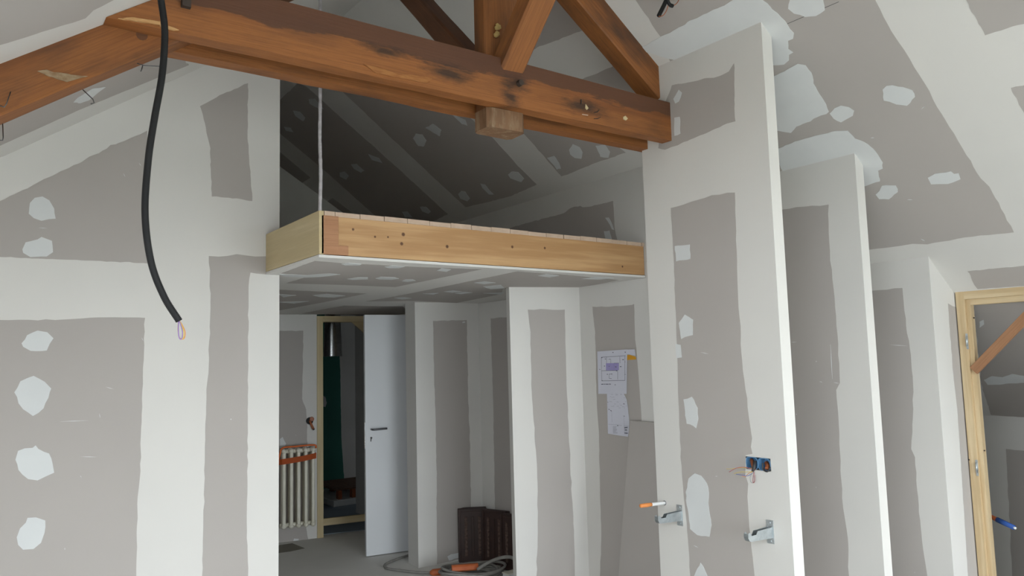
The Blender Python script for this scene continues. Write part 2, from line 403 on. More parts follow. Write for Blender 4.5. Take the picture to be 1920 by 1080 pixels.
# back wall with the doorway
RD = Vector((.34, -.07, 0)).normalized(); RN = Vector((RD.y, -RD.x, 0)); R0 = Vector((2.49, 7.11, 0)); PL_R = (tuple(RN), RN.dot(R0))
def rp(s, z=0, out=0): return R0 + RD*s + RN*out + Vector((0, 0, z))
S_D0, S_D1 = .347, 1.14      # doorway between these along the wall
bm = bmesh.new()
b_prism(bm, [rp(-1.3), rp(S_D0), rp(S_D0, 0, -.1), rp(-1.3, 0, -.1)], (0, 0, SOF-.001))
b_prism(bm, [rp(S_D1), rp(1.25), rp(1.25, 0, -.1), rp(S_D1, 0, -.1)], (0, 0, SOF-.001))
wall_rear = struct('wall_back', 'plasterboard back wall with the radiator and the doorway', 'wall', bm, 'plaster')
bm = bmesh.new(); b_prism(bm, [rp(-1.2, MZ_TOP+.01), rp(1.14, MZ_TOP+.01), rp(1.14, MZ_TOP+.01, -.1), rp(-1.2, MZ_TOP+.01, -.1)], (0, 0, 1.6))
struct('wall_loft_back', 'dark end wall of the loft', 'wall', bm, 'plaster')
# fins
def fin(name, label, X, y1, th=.076, hole=None):
    z = zr(X); z2 = zr(X+th)
    bm = bmesh.new()
    V = lambda *p: bm.verts.new(p)
    a = [V(X, Y_N, 0), V(X+th, Y_N, 0), V(X+th, Y_N, z2), V(X, Y_N, z)]
    b = [V(X, y1, 0), V(X+th, y1, 0), V(X+th, y1, z2), V(X, y1, z)]
    bm.faces.new(a); bm.faces.new(b[::-1])
    for i, j in ((0, 1), (1, 2), (2, 3)): bm.faces.new((a[i], b[i], b[j], a[j]))
    if hole:
        h0, h1, k0, k1 = hole   # y range, z range
        q = [V(X, h0, k0), V(X, h1, k0), V(X, h1, k1), V(X, h0, k1)]
        o = [a[0], b[0], b[3], a[3]]
        for i in range(4):
            j = (i+1) % 4; bm.faces.new((o[i], o[j], q[j], q[i]))
    else:
        bm.faces.new((a[0], b[0], b[3], a[3]))
    return struct(name, label, 'wall', bm, 'plaster')
BOX = (2.154, 2.288, 1.073, 1.131)
fin1 = fin('wall_fin_1', 'nearest plasterboard fin wall, holding the brackets and the socket box', X_F1, 2.861, hole=BOX); PL_F1 = ((-1, 0, 0), -X_F1)
fin2 = fin('wall_fin_2', 'middle plasterboard fin wall behind the one with brackets', X_F2, 2.9); PL_F2 = ((-1, 0, 0), -X_F2)
bm = bmesh.new()
b_prism(bm, [(X_F3, Y_N, 0), (X_D+.1, Y_N, 0), (X_D+.1, Y_N, zr(X_D+.1)), (X_F3, Y_N, zr(X_F3))], (0, .09, 0))
b_prism(bm, [(X_F3, Y_N+.09, 0), (X_F3+.08, Y_N+.09, 0), (X_F3+.08, Y_N+.09, zr(X_F3+.08)), (X_F3, Y_N+.09, zr(X_F3))], (0, 2.9-Y_N-.09, 0))
fin3 = struct('wall_fin_3', 'plasterboard corner wall beside the pine door frame', 'wall', bm, 'plaster'); PL_F3 = ((-1, 0, 0), -X_F3); PL_F3N = ((0, -1, 0), -Y_N)
# wall with the pine door frame, running towards the viewer
DY0, DY1 = 1.16, 2.06
bm = bmesh.new(); b_box(bm, (X_D, Y_BACK, 0), (X_D+.1, DY0, zr(X_D+.1)))
struct('wall_door_side', 'right side wall that carries the pine door frame', 'wall', bm, 'plaster')

# ------------------------------------------------------------------ marks: left wall
Z1 = dict(off=(0, 300), sc=2.7); Z2 = dict(off=(0, 700), sc=2.843)
boards(wall_left, PL_LW,
  [(-90, 420), (0, 377), (122, 318), (160, 299), (200, 279), (207, 272), (232, 265), (276, 245), (277, 494), (180, 489), (0, 482), (-90, 479)],
  [(-90, 602), (0, 600), (120, 599), (200, 595), (272, 596), (270, 660), (268, 720), (264.5, 805), (262, 897), (258, 932), (255.4, 1080), (253, 1300), (-90, 1300)],
  [(375, 199), (418, 176), (465, 156), (464, 252), (468.5, 315), (473, 377), (444, 372), (397, 368.5), (395.5, 326), (394.5, 278), (387, 248)],
  [(391.5, 480), (426, 480), (444, 476.5), (478, 481), (503, 480.5), (503, 515), (481, 513), (469.6, 511), (466, 537), (465, 700), (464, 911), (462.5, 967), (465, 1080), (466, 1300), (372, 1300), (379, 1080), (383, 911), (385, 795), (389, 714), (391, 700), (394, 596), (394, 507)])
fills(wall_left, PL_LW, [(150, 215), (175, 190), (215, 183), (250, 203), (275, 245), (285, 302), (250, 298), (210, 310), (170, 295), (143, 275)],
  [(112, 455), (125, 415), (195, 402), (210, 388), (225, 396), (265, 405), (271, 470), (240, 490), (150, 494), (115, 470)],
  [(106, 930), (135, 885), (190, 861), (240, 870), (275, 903), (250, 930), (243, 967), (150, 968), (115, 945)], **Z1)
fills(wall_left, PL_LW, [(72, 105), (105, 40), (180, 8), (240, 45), (277, 80), (258, 130), (235, 187), (175, 234), (120, 190), (97, 160), (92, 125)],
  [(90, 410), (180, 397), (190, 381), (200, 402), (265, 425), (280, 480), (293, 532), (245, 548), (200, 573), (150, 567), (95, 515), (80, 460)],
  [(143, 768), (190, 766), (246, 780), (238, 850), (220, 905), (180, 938), (120, 942), (95, 915), (87, 875), (105, 825), (140, 795)], **Z2)
# left ceiling slope
boards(ceil_l, PL_CL, [(-90, 318), (0, 273), (153, 204), (298, 144.6), (354, 122), (330, 95), (260, 90), (-90, 190)],
  [(-160, 130), (0, 84), (90, 56), (160, 34), (175, 19), (230, -8), (260, -60), (-160, -60)])
fills(ceil_l, PL_CL, [(650, 345), (690, 305), (830, 215), (968, 198), (850, 280), (800, 325), (720, 352)], off=(0, 120), sc=4.8)

# right ceiling slope, in front
boards(ceil_r, PL_CR,
  [(1192, 0), (1238, 68), (1257, 116), (1243, 190), (1440, 440), (1500, 520), (1565, 490), (1630, 468), (1687, 461), (1711, 457), (1738.6, 458), (1809, 445), (1901, 435.5), (1876.7, 391), (1855, 350), (1838.8, 334), (1806, 280), (1788.6, 250), (1757.5, 201.8), (1742.6, 170.6), (1714, 126), (1695, 93), (1671, 58), (1657, 32.5), (1641, 0), (1615, -60), (1160, -60)],
  [(1814, 508.7), (1870, 503), (1990, 493), (2010, 531), (1833, 542)],
  [(1811.7, 0), (1847, 66), (1920, 44.7), (1990, 24), (1960, -50), (1785, -50)],
  [(1895.7, 165), (1990, 145), (2010, 270), (1940, 258)])
Z3 = dict(off=(1180, 0), sc=2.572)
fills(ceil_r, PL_CR,
  [(20, 240), (150, 176), (330, 85), (500, 0), (560, -30), (625, -25), (645, 0), (690, 45), (735, 85), (760, 112), (797, 160), (792, 187), (763, 193), (765, 237), (795, 252), (768, 262), (772, 290), (750, 310), (690, 330), (640, 120), (210, 310)],
  [(690, 347), (820, 303), (850, 312), (880, 348), (885, 400), (930, 470), (972, 541), (890, 570), (800, 610), (790, 642), (650, 642)],
  [(963, 547), (990, 520), (1020, 507), (1060, 515), (1087, 532), (1080, 558), (1050, 572), (1022, 592), (985, 572)],
  [(1220, 428), (1240, 412), (1262, 408), (1372, 433), (1382, 465), (1340, 513), (1290, 503), (1222, 487)],
  [(772, -30), (763, 45), (795, 66), (825, 70), (845, 82), (900, 78), (947, 52), (950, -30)],
  [(690, 720), (800, 680), (900, 653), (1000, 629), (1055, 626), (1088, 670), (1130, 680), (1190, 730), (1225, 785), (1224, 814), (1196, 818), (1217, 875), (1130, 912), (1070, 760), (720, 850)],
  [(1185, 937), (1208, 920), (1213, 893), (1290, 891), (1299, 925), (1252, 963), (1203, 961)],
  [(1436, 855), (1470, 837), (1557, 823), (1565, 840), (1590, 833), (1592, 850), (1603, 862), (1540, 887), (1450, 891)], **Z3)
a_, b_ = onpl(1476, 44.5, *PL_CR), onpl(1573, 3, *PL_CR); n_ = Vector((-PITCH, 0, -1)).normalized(); w_ = (b_-a_).cross(n_).normalized()*.0012
bm = bmesh.new(); bm.faces.new([bm.verts.new(p + n_*.0012) for p in (a_+w_, b_+w_, b_-w_, a_-w_)]); link_mesh('board_joint', bm, 'tape_black', ceil_r)
# right slope seen over the tie beam
boards(ceil_r, PL_CR, [(960, -50), (985, 98), (1042, 76), (1092, 57), (1130, 43), (1050, -50)], [(1075, 156), (1110, 141), (1150, 124), (1215, 175), (1200, 200), (1120, 190)])
# right slope over the loft
Z4 = dict(off=(520, 140), sc=3.857); Z5 = dict(off=(840, 250), sc=4.8)
boards(ceil_r, PL_CR,
  [(150, 60), (215, 90), (720, 540), (1235, 1008), (1160, 1045), (1000, 1120), (820, 1120), (690, 1005), (350, 700), (20, 425), (-40, 380), (-40, 240)],
  [(430, 90), (490, 140), (860, 490), (1360, 957), (1510, 924), (1690, 878), (1877, 793), (1740, 660), (1546, 445), (1300, 230)],
  [(-40, 515), (20, 560), (240, 745), (100, 830), (-40, 730)], [(250, 975), (400, 893), (600, 1040), (480, 1100)], [(-40, 930), (20, 968), (115, 1042), (-40, 1110)], **Z4)
boards(ceil_r, PL_CR, [(600, -90), (680, 0), (880, 225), (1020, 387), (1080, 370), (1300, 275), (1600, 175), (1500, 90), (1100, -60)], **Z5)
fills(ceil_r, PL_CR, [(222, 175), (270, 165), (345, 255), (300, 245), (230, 210)], [(108, 255), (165, 265), (207, 312), (190, 342), (130, 300)], [(42, 372), (100, 382), (122, 418), (60, 408)],
  [(648, 567), (740, 602), (768, 642), (680, 618)], [(527, 645), (572, 640), (638, 697), (610, 712), (553, 682)], [(448, 705), (485, 696), (522, 730), (502, 764), (450, 738)],
  [(1062, 385), (1125, 347), (1193, 400), (1178, 453), (1110, 405)], [(978, 460), (1000, 422), (1050, 428), (1083, 475), (1060, 523), (1020, 518)], [(1238, 270), (1370, 328), (1378, 372), (1340, 362)],
  [(1028, 953), (1075, 951), (1113, 990), (1095, 1008), (1045, 988)], [(898, 988), (940, 985), (985, 1035), (920, 1035)], **Z4)
fills(ceil_r, PL_CR, [(537, 370), (570, 342), (632, 343), (692, 410), (665, 443), (555, 402)], [(288, 448), (330, 452), (423, 557), (370, 553), (308, 490)], [(87, 545), (120, 513), (155, 518), (203, 590), (180, 615), (108, 587)],
  [(1087, 150), (1120, 88), (1190, 123), (1214, 170), (1205, 233), (1140, 222), (1098, 187)], [(1318, 103), (1420, 98), (1463, 165), (1450, 223), (1370, 218)], [(880, 215), (960, 193), (1002, 265), (1022, 320), (978, 328), (960, 290)], **Z5)
# loft knee wall
boards(wall_k, PL_B, [(540, 860), (600, 838), (1040, 720), (1100, 675), (1190, 653), (1210, 665), (1300, 655), (1486, 608), (1500, 850), (1528, 985), (1530, 1030), (540, 930)], **Z5)
fills(wall_k, PL_B, [(1408, 752), (1446, 747), (1503, 882), (1480, 872)], [(1398, 875), (1456, 868), (1482, 960), (1415, 955)], **Z5)
# fins
boards(fin1, PL_F1, [(205, 412), (300, 395), (440, 365), (480, 345), (505, 305), (508, 500), (512, 585), (450, 605), (280, 680), (172, 722), (140, 715), (150, 560)], **Z3)
boards(fin1, PL_F1, [(1258, 390), (1281, 384), (1335, 366), (1378, 361), (1380, 450), (1384, 560), (1392, 680), (1404, 780), (1410, 822), (1408, 838), (1411, 851), (1398, 853.5), (1397.5, 890), (1403, 907), (1401.6, 930), (1405, 988), (1409, 1027), (1415, 1080), (1425, 1300), (1312, 1300), (1294.5, 1080), (1290, 1011), (1282, 930), (1276, 857), (1273.6, 780), (1271, 700), (1268, 600), (1263, 480)])
fills(fin1, PL_F1, [(1263, 459), (1296, 456), (1297, 487), (1266, 493)], [(1272, 604), (1284, 588), (1301, 598), (1301, 630), (1276, 639)], [(1266, 642), (1277, 645), (1280, 672), (1268, 674)], [(1280, 745), (1298, 742), (1309, 765), (1310, 785), (1307, 805), (1287, 798)])
Z7 = dict(off=(1180, 780), sc=2.595)
fills(fin1, PL_F1, [(288, 300), (320, 276), (350, 288), (380, 328), (388, 370), (391, 480), (402, 530), (395, 593), (330, 580), (295, 557), (280, 430), (274, 370)], [(347, 700), (390, 790), (395, 900), (290, 900), (308, 790)], **Z7)
fills(fin1, PL_F1, [(210, 480), (240, 428), (257, 445), (240, 492), (222, 502)], [(216, 560), (245, 556), (250, 650), (216, 664)], **Z3)
boards(fin2, PL_F2, [(1420, 399), (1465.5, 393), (1508, 387.6), (1553.8, 383.5), (1554, 437), (1556.6, 488), (1565, 558), (1570.6, 629), (1575, 718), (1568, 731), (1572, 780), (1579, 934), (1590, 1011), (1592, 1080), (1605, 1300), (1440, 1300)])
boards(fin3, PL_F3, [(1600, 548), (1635, 545), (1692, 540), (1699, 611), (1706, 653), (1711.4, 706), (1711.8, 780), (1708.7, 842), (1715.6, 857), (1723, 961), (1731, 1030), (1738.8, 1080), (1755, 1300), (1600, 1300)])
boards(fin3, PL_F3N, [(1777.5, 569), (1786, 574), (1810, 578), (1850, 1100), (1850, 1300), (1826, 1300), (1815, 1080), (1801, 857), (1796, 780), (1786, 690)])
def scratch(parent, plane, *lines):
    for x0, y0, x1, y1 in lines:
        dx, dy = x1-x0, y1-y0; L = math.hypot(dx, dy); nx, ny = -dy/L*.6, dx/L*.6
        piece('filler_patch', parent, plane, [(x0, y0), ((x0+x1)/2+nx, (y0+y1)/2+ny), (x1, y1), ((x0+x1)/2-nx, (y0+y1)/2-ny)], 2, amp=.001)
scratch(fin2, PL_F2, (1482, 642, 1496, 641), (1557, 640, 1561, 716), (1536, 715, 1543, 717), (1562, 717, 1575, 719))
scratch(fin3, PL_F3, (1664, 646, 1706, 649))
scratch(fin1, PL_F1, (1300, 1022, 1310, 1027), (1313, 660, 1330, 664), (1341, 893, 1346, 893))
scratch(wall_left, PL_LW, (105, 791, 172, 788), (148, 856, 186, 857), (186, 774, 188, 785), (150, 891, 153, 896), (196, 725, 215, 730), (260, 305, 265, 312), (231, 324, 235, 333), (70, 427, 90, 428), (265, 632, 269, 640), (121, 1026, 122, 1032))
scratch(ceil_r, PL_CR, (1700, 374, 1712, 374), (1726, 205, 1735, 198), (1726, 447, 1735, 452), (1632, 258, 1640, 258))
# wall with the papers, partitions, back wall
Z8 = dict(off=(900, 500), sc=4.908); Z9 = dict(off=(900, 760), sc=3.375)
boards(wall_b, PL_B, [(1111, 575), (1144, 575), (1185, 571.7), (1189, 570), (1190.5, 622), (1195.5, 683), (1198.5, 720), (1203, 788), (1215, 1300), (1120, 1300), (1125, 1080), (1127.5, 997), (1125, 908), (1122.8, 804), (1119.3, 760), (1116, 622)],
)
boards(wall_a, ((-1, 0, 0), -X_A), [(920, 597), (965, 594), (985, 1010), (929, 1010), (925, 760)])
boards(wall_w2, PL_W2, [(989.6, 580.5), (1059, 580.5), (1060, 643), (1062, 720), (1069, 864), (1075, 982), (1077.8, 1080), (1085, 1300), (1004, 1300), (1005.8, 1080), (1008, 1012), (1008, 908), (1006.7, 870), (1000.7, 790), (996, 720), (995.8, 683), (994.7, 622)])
boards(wall_w3, PL_W3, [(812, 601.7), (875, 600), (876, 650), (877.6, 742), (881.5, 840), (884, 1044), (819, 1058), (819, 904), (817, 800), (814, 700)])
fills(wall_w3, PL_W3, [(866, 604), (871, 602), (873, 605), (867, 606)], [(838, 1043), (845, 1039), (862, 1035), (863, 1046), (840, 1052)])
boards(wall_rear, PL_R, [(490, 621), (533, 620.4), (568.5, 620), (568, 690), (566.4, 747.5), (574, 768), (576, 794), (575.5, 860), (574, 990), (578, 1011), (490, 1024)])
fills(wall_rear, PL_R, [(548, 1016), (551, 1009), (561, 1010), (560, 1015)], [(524, 822), (530, 818), (537, 832), (533, 842), (524, 842)])

# ------------------------------------------------------------------ mezzanine
mz = thing('mezzanine', 'timber edged mezzanine platform with a plasterboard underside', 'mezzanine', (MZ_X, MZ_Y, SOF))
YE = Y_END-.2
def yr(x): return 7.11 + (x-2.49)*(-.07/.34) - .004
sof = prism_part('soffit', [(x, y, SOF) for x, y in ((MZ_X+.003, MZ_Y+.004), (X_B-.003, MZ_Y+.004), (X_B-.003, 4.123), (X_A-.003, 4.123), (X_A-.003, yr(X_A)), (1.433, yr(1.433)), (1.433, Y_LW-.002), (MZ_X+.003, Y_LW-.002))], (0, 0, .013), 'plaster', mz)
prism_part('deck', [(x, y, SOF+.013) for x, y in ((MZ_X+.028, MZ_Y+.06), (X_B-.003, MZ_Y+.06), (X_B-.003, yr(X_B)), (1.433, yr(1.433)), (1.433, Y_LW-.002), (MZ_X+.028, Y_LW-.002))], (0, 0, MZ_TOP-.04-SOF), 'old_oak_dark', mz)
bmz = bmesh.new(); b_box(bmz, (0, 0, .016), (X_B-MZ_X-.106, .045, .200), .002)
o = link_mesh('front_beam', bmz, 'pine_beam', mz); o.location = (.1, .006, 0)
bmz = bmesh.new(); b_box(bmz, (0, 0, .016), (.085, .04, .200), .002)
o = link_mesh('corner_block', bmz, 'wood_red', mz); o.location = (.014, .0, 0); o['label'] = 'reddish wooden block filling the corner'
bmz = bmesh.new(); b_box(bmz, (0, 0, .016), (.05, .03, .062), .001)
o = link_mesh('corner_wedge', bmz, 'wood_red', mz); o.location = (.098, .0, 0)
bmz = bmesh.new(); b_box(bmz, (0, 0, .015), (Y_LW-MZ_Y-.003, .024, MZ_TOP-SOF-.002), .002)
o = link_mesh('side_fascia', bmz, 'pine_pale', mz); o.location = (.014+.012, 0, 0); o.rotation_euler = (0, 0, math.pi/2); o['label'] = 'pale yellowish fascia board'
# planks of the deck, their ends showing along the front edge
px_ = MZ_X+.028
while px_ < X_B-.02:
    w = min(.128, X_B-.003-px_)
    if px_ < 1.434 < px_+w: w = 1.434-px_
    box_part('deck_plank', (px_+.0015, MZ_Y+.002+random.uniform(-.003, .003), MZ_TOP-.024), (px_+w-.0015, 6.85 if px_ > 1.43 else Y_LW-.003, MZ_TOP+random.uniform(-.002, .002)), 'deck_edge', mz)
    px_ += w
PL_S = ((0, 0, -1), -SOF)
ZS6 = dict(off=(500, 380), sc=6.0); ZS4 = dict(off=(480, 380), sc=2.526)
def mz_piece(kind, polys, lvl, **k):
    for p in polys:
        o = piece(kind, sof, PL_S, p, lvl, amp=.004, **k)
        o.location = -origin_of(sof)
mz_piece('bare_board', [[(527, 512.5), (545, 506), (590, 489), (640, 493), (800, 501), (903.6, 504.7), (820, 522), (741, 538), (640, 534), (536, 531), (572, 520), (545, 515)],
  [(490, 541), (524, 543), (688, 550), (600, 568), (490, 588)],
  [(686, 565), (740, 556), (792.7, 545.5), (971, 508.7), (1050, 514), (1161, 525), (1085, 540), (942, 542), (941, 551), (856, 568), (781, 564)],
  [(565, 588), (600, 581), (646, 573), (755, 574), (770, 590), (700, 592)]], 1)
mz_piece('filler_patch', [[(830, 686), (920, 674), (1080, 690), (1060, 702), (870, 702)], [(1315, 718), (1400, 703), (1575, 715), (1490, 735), (1380, 735)], [(890, 856), (1020, 836), (1147, 836), (1155, 860), (960, 867)],
  [(1215, 850), (1270, 830), (1450, 836), (1497, 853), (1410, 864), (1260, 860)], [(1503, 880), (1560, 861), (1650, 860), (1687, 875), (1580, 890)], [(120, 798), (280, 803), (450, 816), (620, 800), (700, 793), (850, 805), (700, 822), (600, 833), (440, 840), (200, 832)]], 2, **ZS6)
mz_piece('filler_patch', [[(850, 321), (875, 308), (930, 315), (905, 327)], [(260, 437), (330, 430), (435, 440), (370, 449), (300, 447)], [(105, 433), (190, 438), (130, 447)], [(100, 470), (250, 466), (180, 477)],
  [(1325, 345), (1370, 336), (1445, 345), (1390, 354)], [(1530, 360), (1600, 350), (1710, 356), (1620, 364)], [(1025, 378), (1080, 371), (1145, 378), (1080, 386)], [(1065, 396), (1165, 386), (1185, 405), (1110, 410)],
  [(880, 420), (930, 414), (985, 420), (930, 426)], [(935, 428), (980, 421), (1035, 425), (970, 433)], [(790, 430), (865, 427), (840, 434)], [(645, 450), (700, 446), (745, 452), (690, 458)], [(1075, 428), (1175, 424), (1160, 434)]], 2, **ZS4)
# suspension rod from the slope to the platform corner
pts = []; zt = zl(1.362)+.02
for i in range(60):
    z = MZ_TOP-.015 + (zt-MZ_TOP+.015)*i/59
    pts.append((1.366+.004*noise.noise(Vector((z*5, 0, 3))), 3.352+.004*noise.noise(Vector((z*5, 7, 1))), z))
o = tube_part('suspension_rod', pts, [.0085+.0028*noise.noise(Vector((p[2]*40, 2, 2))) for p in pts], 'rod_plaster', None, 8)
tag(o, 'thin rough whitish rod rising from the mezzanine corner', 'rod')

# ------------------------------------------------------------------ roof truss
tr = thing('roof_truss', 'old brown timber roof truss with paired tie beams and a post', 'truss', (RIDGE_X, 2.77, 2.65))
ZB, ZT = 2.737, 2.945; ZC = (ZB+ZT)/2
def cut_tie(y0, y1, mat):
    """tie beam, its left end cut to the slope of the ceiling"""
    L0, L1 = .35, 3.05; bmt = bmesh.new(); rings = []; N = 40; h = ZT-ZB; w = y1-y0
    for i in range(N+1):
        t = i/N; r = []
        for (a, b) in ((-.5, -.5), (.5, -.5), (.5, .5), (-.5, .5)):
            xs = max(L0, (ZC+b*h-2.483)/PITCH) ; x = xs+(L1-xs)*t
            q = Vector((x*2.2, a*3+y0*5, b*3))
            r.append(bmt.verts.new((x-L0, a*w+.003*noise.noise(q), b*h+.004*noise.noise(q+Vector((3, 9, 1))) - (.006*max(0, noise.noise(Vector((x*6, a, 5)))) if b < 0 else 0))))
        rings.append(r)
    for i in range(N):
        for k in range(4): bmt.faces.new((rings[i][k], rings[i][(k+1) % 4], rings[i+1][(k+1) % 4], rings[i+1][k]))
    bmt.faces.new(rings[0][::-1]); bmt.faces.new(rings[-1])
    bmesh.ops.bevel(bmt, geom=[e for e in bmt.edges if e.calc_face_angle(0) > .7], offset=.005, segments=1, affect='EDGES')
    o = link_mesh('tie_beam', bmt, mat, tr); o.location = Vector((L0, (y0+y1)/2, ZC)) - tr.location
    return o
tie_f = cut_tie(2.645, 2.712, 'tie_oak'); tie_r = cut_tie(2.818, 2.885, 'old_oak')
RAF_H = .185
nrm = Vector((-math.sin(TH), 0, math.cos(TH)))
def raf(x): return Vector((x, 2.771, 2.316+PITCH*x)) + nrm*(RAF_H/2)
beam('rafter', raf(-1.85), raf(1.99), (0, 0, 1), .116, RAF_H, 'old_oak', tr, wobble=.006, seg=26)
def raf2(x):
    n2 = Vector((math.sin(TH), 0, math.cos(TH))); return Vector((x, 2.771, 5.124-PITCH*x)) + n2*(RAF_H/2 - .02)
beam('rafter', raf2(1.99), raf2(3.09), (0, 0, 1), .116, RAF_H-.03, 'old_oak', tr, wobble=.006)
kp = beam('king_post', (1.99, 2.766, 2.652), (1.99, 2.766, 3.86), (0, 1, 0), .2, .104, 'old_oak', tr, bev=.012, wobble=.008)
beam('post_foot', (1.99, 2.764, 2.645), (1.99, 2.764, 2.735), (0, 1, 0), .205, .13, 'old_oak_grey', tr, bev=.018, wobble=.01, seg=4)['label'] = 'greyish worn lower end of the post'
beam('ridge_brace', (1.985, 2.715, 2.90), (1.985, 1.80, 3.80), (1, 0, 0), .10, .125, 'old_oak', tr, bev=.01, wobble=.008)
beam('ridge_brace', (1.985, 2.82, 2.90), (1.985, 3.72, 3.80), (1, 0, 0), .10, .125, 'old_oak_dark', tr, bev=.01, wobble=.008)
def peg(p, r, L, mat='iron_dark', seg=7):
    bmp = bmesh.new(); b_tube(bmp, [(0, .01, 0), (0, -L, 0)], [r, r*.9], seg)
    o = link_mesh('peg', bmp, mat, tr); o.location = Vector(p)-tr.location; return o
peg((2.016, 2.645, 2.847), .016, .02)
pk = peg(ony(348, 8, 2.645), .022, .018, seg=4)
bmf = bmesh.new()
for k in range(7):
    bmesh.ops.create_icosphere(bmf, subdivisions=1, radius=random.uniform(.008, .016), matrix=Matrix.Translation(ony(932+random.uniform(-5, 6), 58+random.uniform(-12, 8), 2.706)-tr.location))
link_mesh('foam_lump', bmf, 'foam', tr, True)
def mark(px, mat):
    bmk = bmesh.new(); b_prism(bmk, [ony(860+x/4.571, 120+y/4.571, 2.6455)-tr.location for x, y in px], (0, -.0045, 0)); link_mesh('carpenter_mark', bmk, mat, tr)
mark([(1085, 345), (1108, 380), (1095, 395), (1082, 380)], 'pine_pale'); mark([(1055, 430), (1105, 438), (1104, 444), (1055, 436)], 'deck_edge')
mark([(1157, 416), (1185, 408), (1200, 392), (1203, 396), (1188, 414), (1158, 421)], 'iron_dark'); mark([(1157, 468), (1190, 466), (1212, 455), (1213, 459), (1190, 472), (1158, 473)], 'iron_dark')
mark([(1408, 455), (1425, 445), (1445, 470), (1430, 485), (1410, 475)], 'pine_pale'); mark([(1043, 305), (1050, 305), (1050, 345), (1043, 345)], 'iron_dark')
def face_bit(name, px, Y, mat, off, sc):
    bmk = bmesh.new(); b_prism(bmk, jag([ony(off[0]+x/sc, off[1]+y/sc, Y)-tr.location for x, y in px], .004, .012), (0, -.006, 0))
    link_mesh(name, bmk, mat, tr)
face_bit('plaster_smear', [(335, 645), (420, 632), (480, 655), (560, 662), (640, 678), (790, 690), (700, 712), (600, 742), (520, 720), (430, 690)], 2.714, 'old_plaster', (0, 0), 4.8)
face_bit('torn_splinter', [(1060, 168), (1180, 160), (1300, 178), (1440, 200), (1440, 228), (1330, 212), (1200, 195)], 2.6455, 'torn_wood', (0, 0), 4.8)
face_bit('torn_splinter', [(1430, 215), (1520, 240), (1610, 275), (1560, 280), (1440, 245)], 2.6455, 'torn_wood', (0, 0), 4.8)
face_bit('torn_splinter', [(0, 325), (60, 340), (180, 375), (320, 390), (350, 400), (330, 420), (200, 400), (60, 370)], 2.6455, 'torn_soft', (680, 0), 2.7)
kn = peg(ony(266, 66, 2.713), .02, .002, 'old_oak_dark', 12)
# bent wire hooks left in the rafter
def hook(path, lab):
    o = tube_part('wire_hook', path, .0016, 'steel_dark', None, 6); tag(o, lab, 'wire hook', 'bent wires on the rafter')
def R_(x, y, Y=2.77): return ony(x, y, Y)
hook([R_(155, 168), R_(174, 186), R_(176.5, 193), R_(170, 195)], 'bent wire hook hanging midway under the sloping left rafter')
hook([R_(5, 232), R_(6, 258), R_(5, 263), R_(-2, 263)], 'bent wire hook under the rafter at the left picture edge')
hook([R_(257, 119), R_(272, 123), R_(300, 124.5), R_(306, 121)], 'long bent wire under the rafter beside the black conduit')
hook([R_(267.5, 123), R_(265.5, 131), R_(264, 134)], 'short wire end under the rafter left of the black conduit')
hook([ony(-6, 196, 2.70), ony(8, 201, 2.69), ony(12, 195, 2.69), ony(20, 172, 2.70)], 'shiny bent wire on the rafter face at the left picture edge')

# ------------------------------------------------------------------ corrugated conduits
def conduit(name, path, r, mat, parent, pitch=.0045, seg=12):
    pts = smooth_path(path, 24)
    L = [0]
    for a, b in zip(pts, pts[1:]): L.append(L[-1]+(b-a).length)
    n = int(L[-1]/pitch)*2; P = []; Rr = []; j = 0
    for i in range(n+1):
        s = L[-1]*i/n
        while j < len(L)-2 and L[j+1] < s: j += 1
        t = (s-L[j])/max(1e-9, L[j+1]-L[j]); P.append(pts[j].lerp(pts[j+1], min(1, t))); Rr.append(r if i % 2 else r*.84)
    return tube_part(name, P, Rr, mat, parent, seg)
YC = 2.35
pth = [ony(x, y, YC) for x, y in ((297, -45), (302, 0), (309, 60), (304, 140), (290, 220), (278, 300), (272, 400), (283, 490), (307, 555), (336, 602))]
cb = thing('electric_conduit', 'long black corrugated conduit dangling from the left ceiling, wire loop at its end', 'conduit', pth[0])
conduit('sheath', pth, .0105, 'black_plastic', cb)
for i, (mt, w) in enumerate((('wire_orange', 1), ('wire_yellow', .8), ('wire_purple', .6))):
    lp = [ony(335+x*w, y, YC-.002*i) for x, y in ((0, 600), (-1, 618), (1, 632), (6, 636), (11, 633), (12, 622), (7, 610), (2, 602))]
    tube_part('wire', smooth_path(lp, 6), .0014, mt, cb, 6)
# conduit ends sticking out of the right slope
q0 = onpl(1240, -38, *PL_CR); dirn = Vector((-.25, -.1, -1)).normalized()
Yc = q0.y
cc = thing('ceiling_conduit', 'short black conduit ends with bare wires hanging from the right slope', 'conduit', q0)
conduit('sheath', [q0+Vector((.0, 0, .01)), ony(1252, -10, Yc), ony(1247, 5, Yc), ony(1235, 30, Yc)], .0105, 'black_plastic', cc)
conduit('sheath', [q0+Vector((.02, 0, .01)), ony(1250, -6, Yc-.01), ony(1255, 8, Yc-.01), ony(1261.5, 11.5, Yc-.01)], .0095, 'black_plastic', cc)
tube_part('wire', smooth_path([ony(x, y, Yc-.005) for x, y in ((1235, 31), (1243, 29), (1249, 21), (1252.5, 11))]), .0022, 'copper_orange', cc, 6)
tube_part('wire', smooth_path([ony(x, y, Yc-.012) for x, y in ((1261.5, 11), (1268, 7), (1272.5, 0), (1275, -14))]), .0022, 'copper_orange', cc, 6)

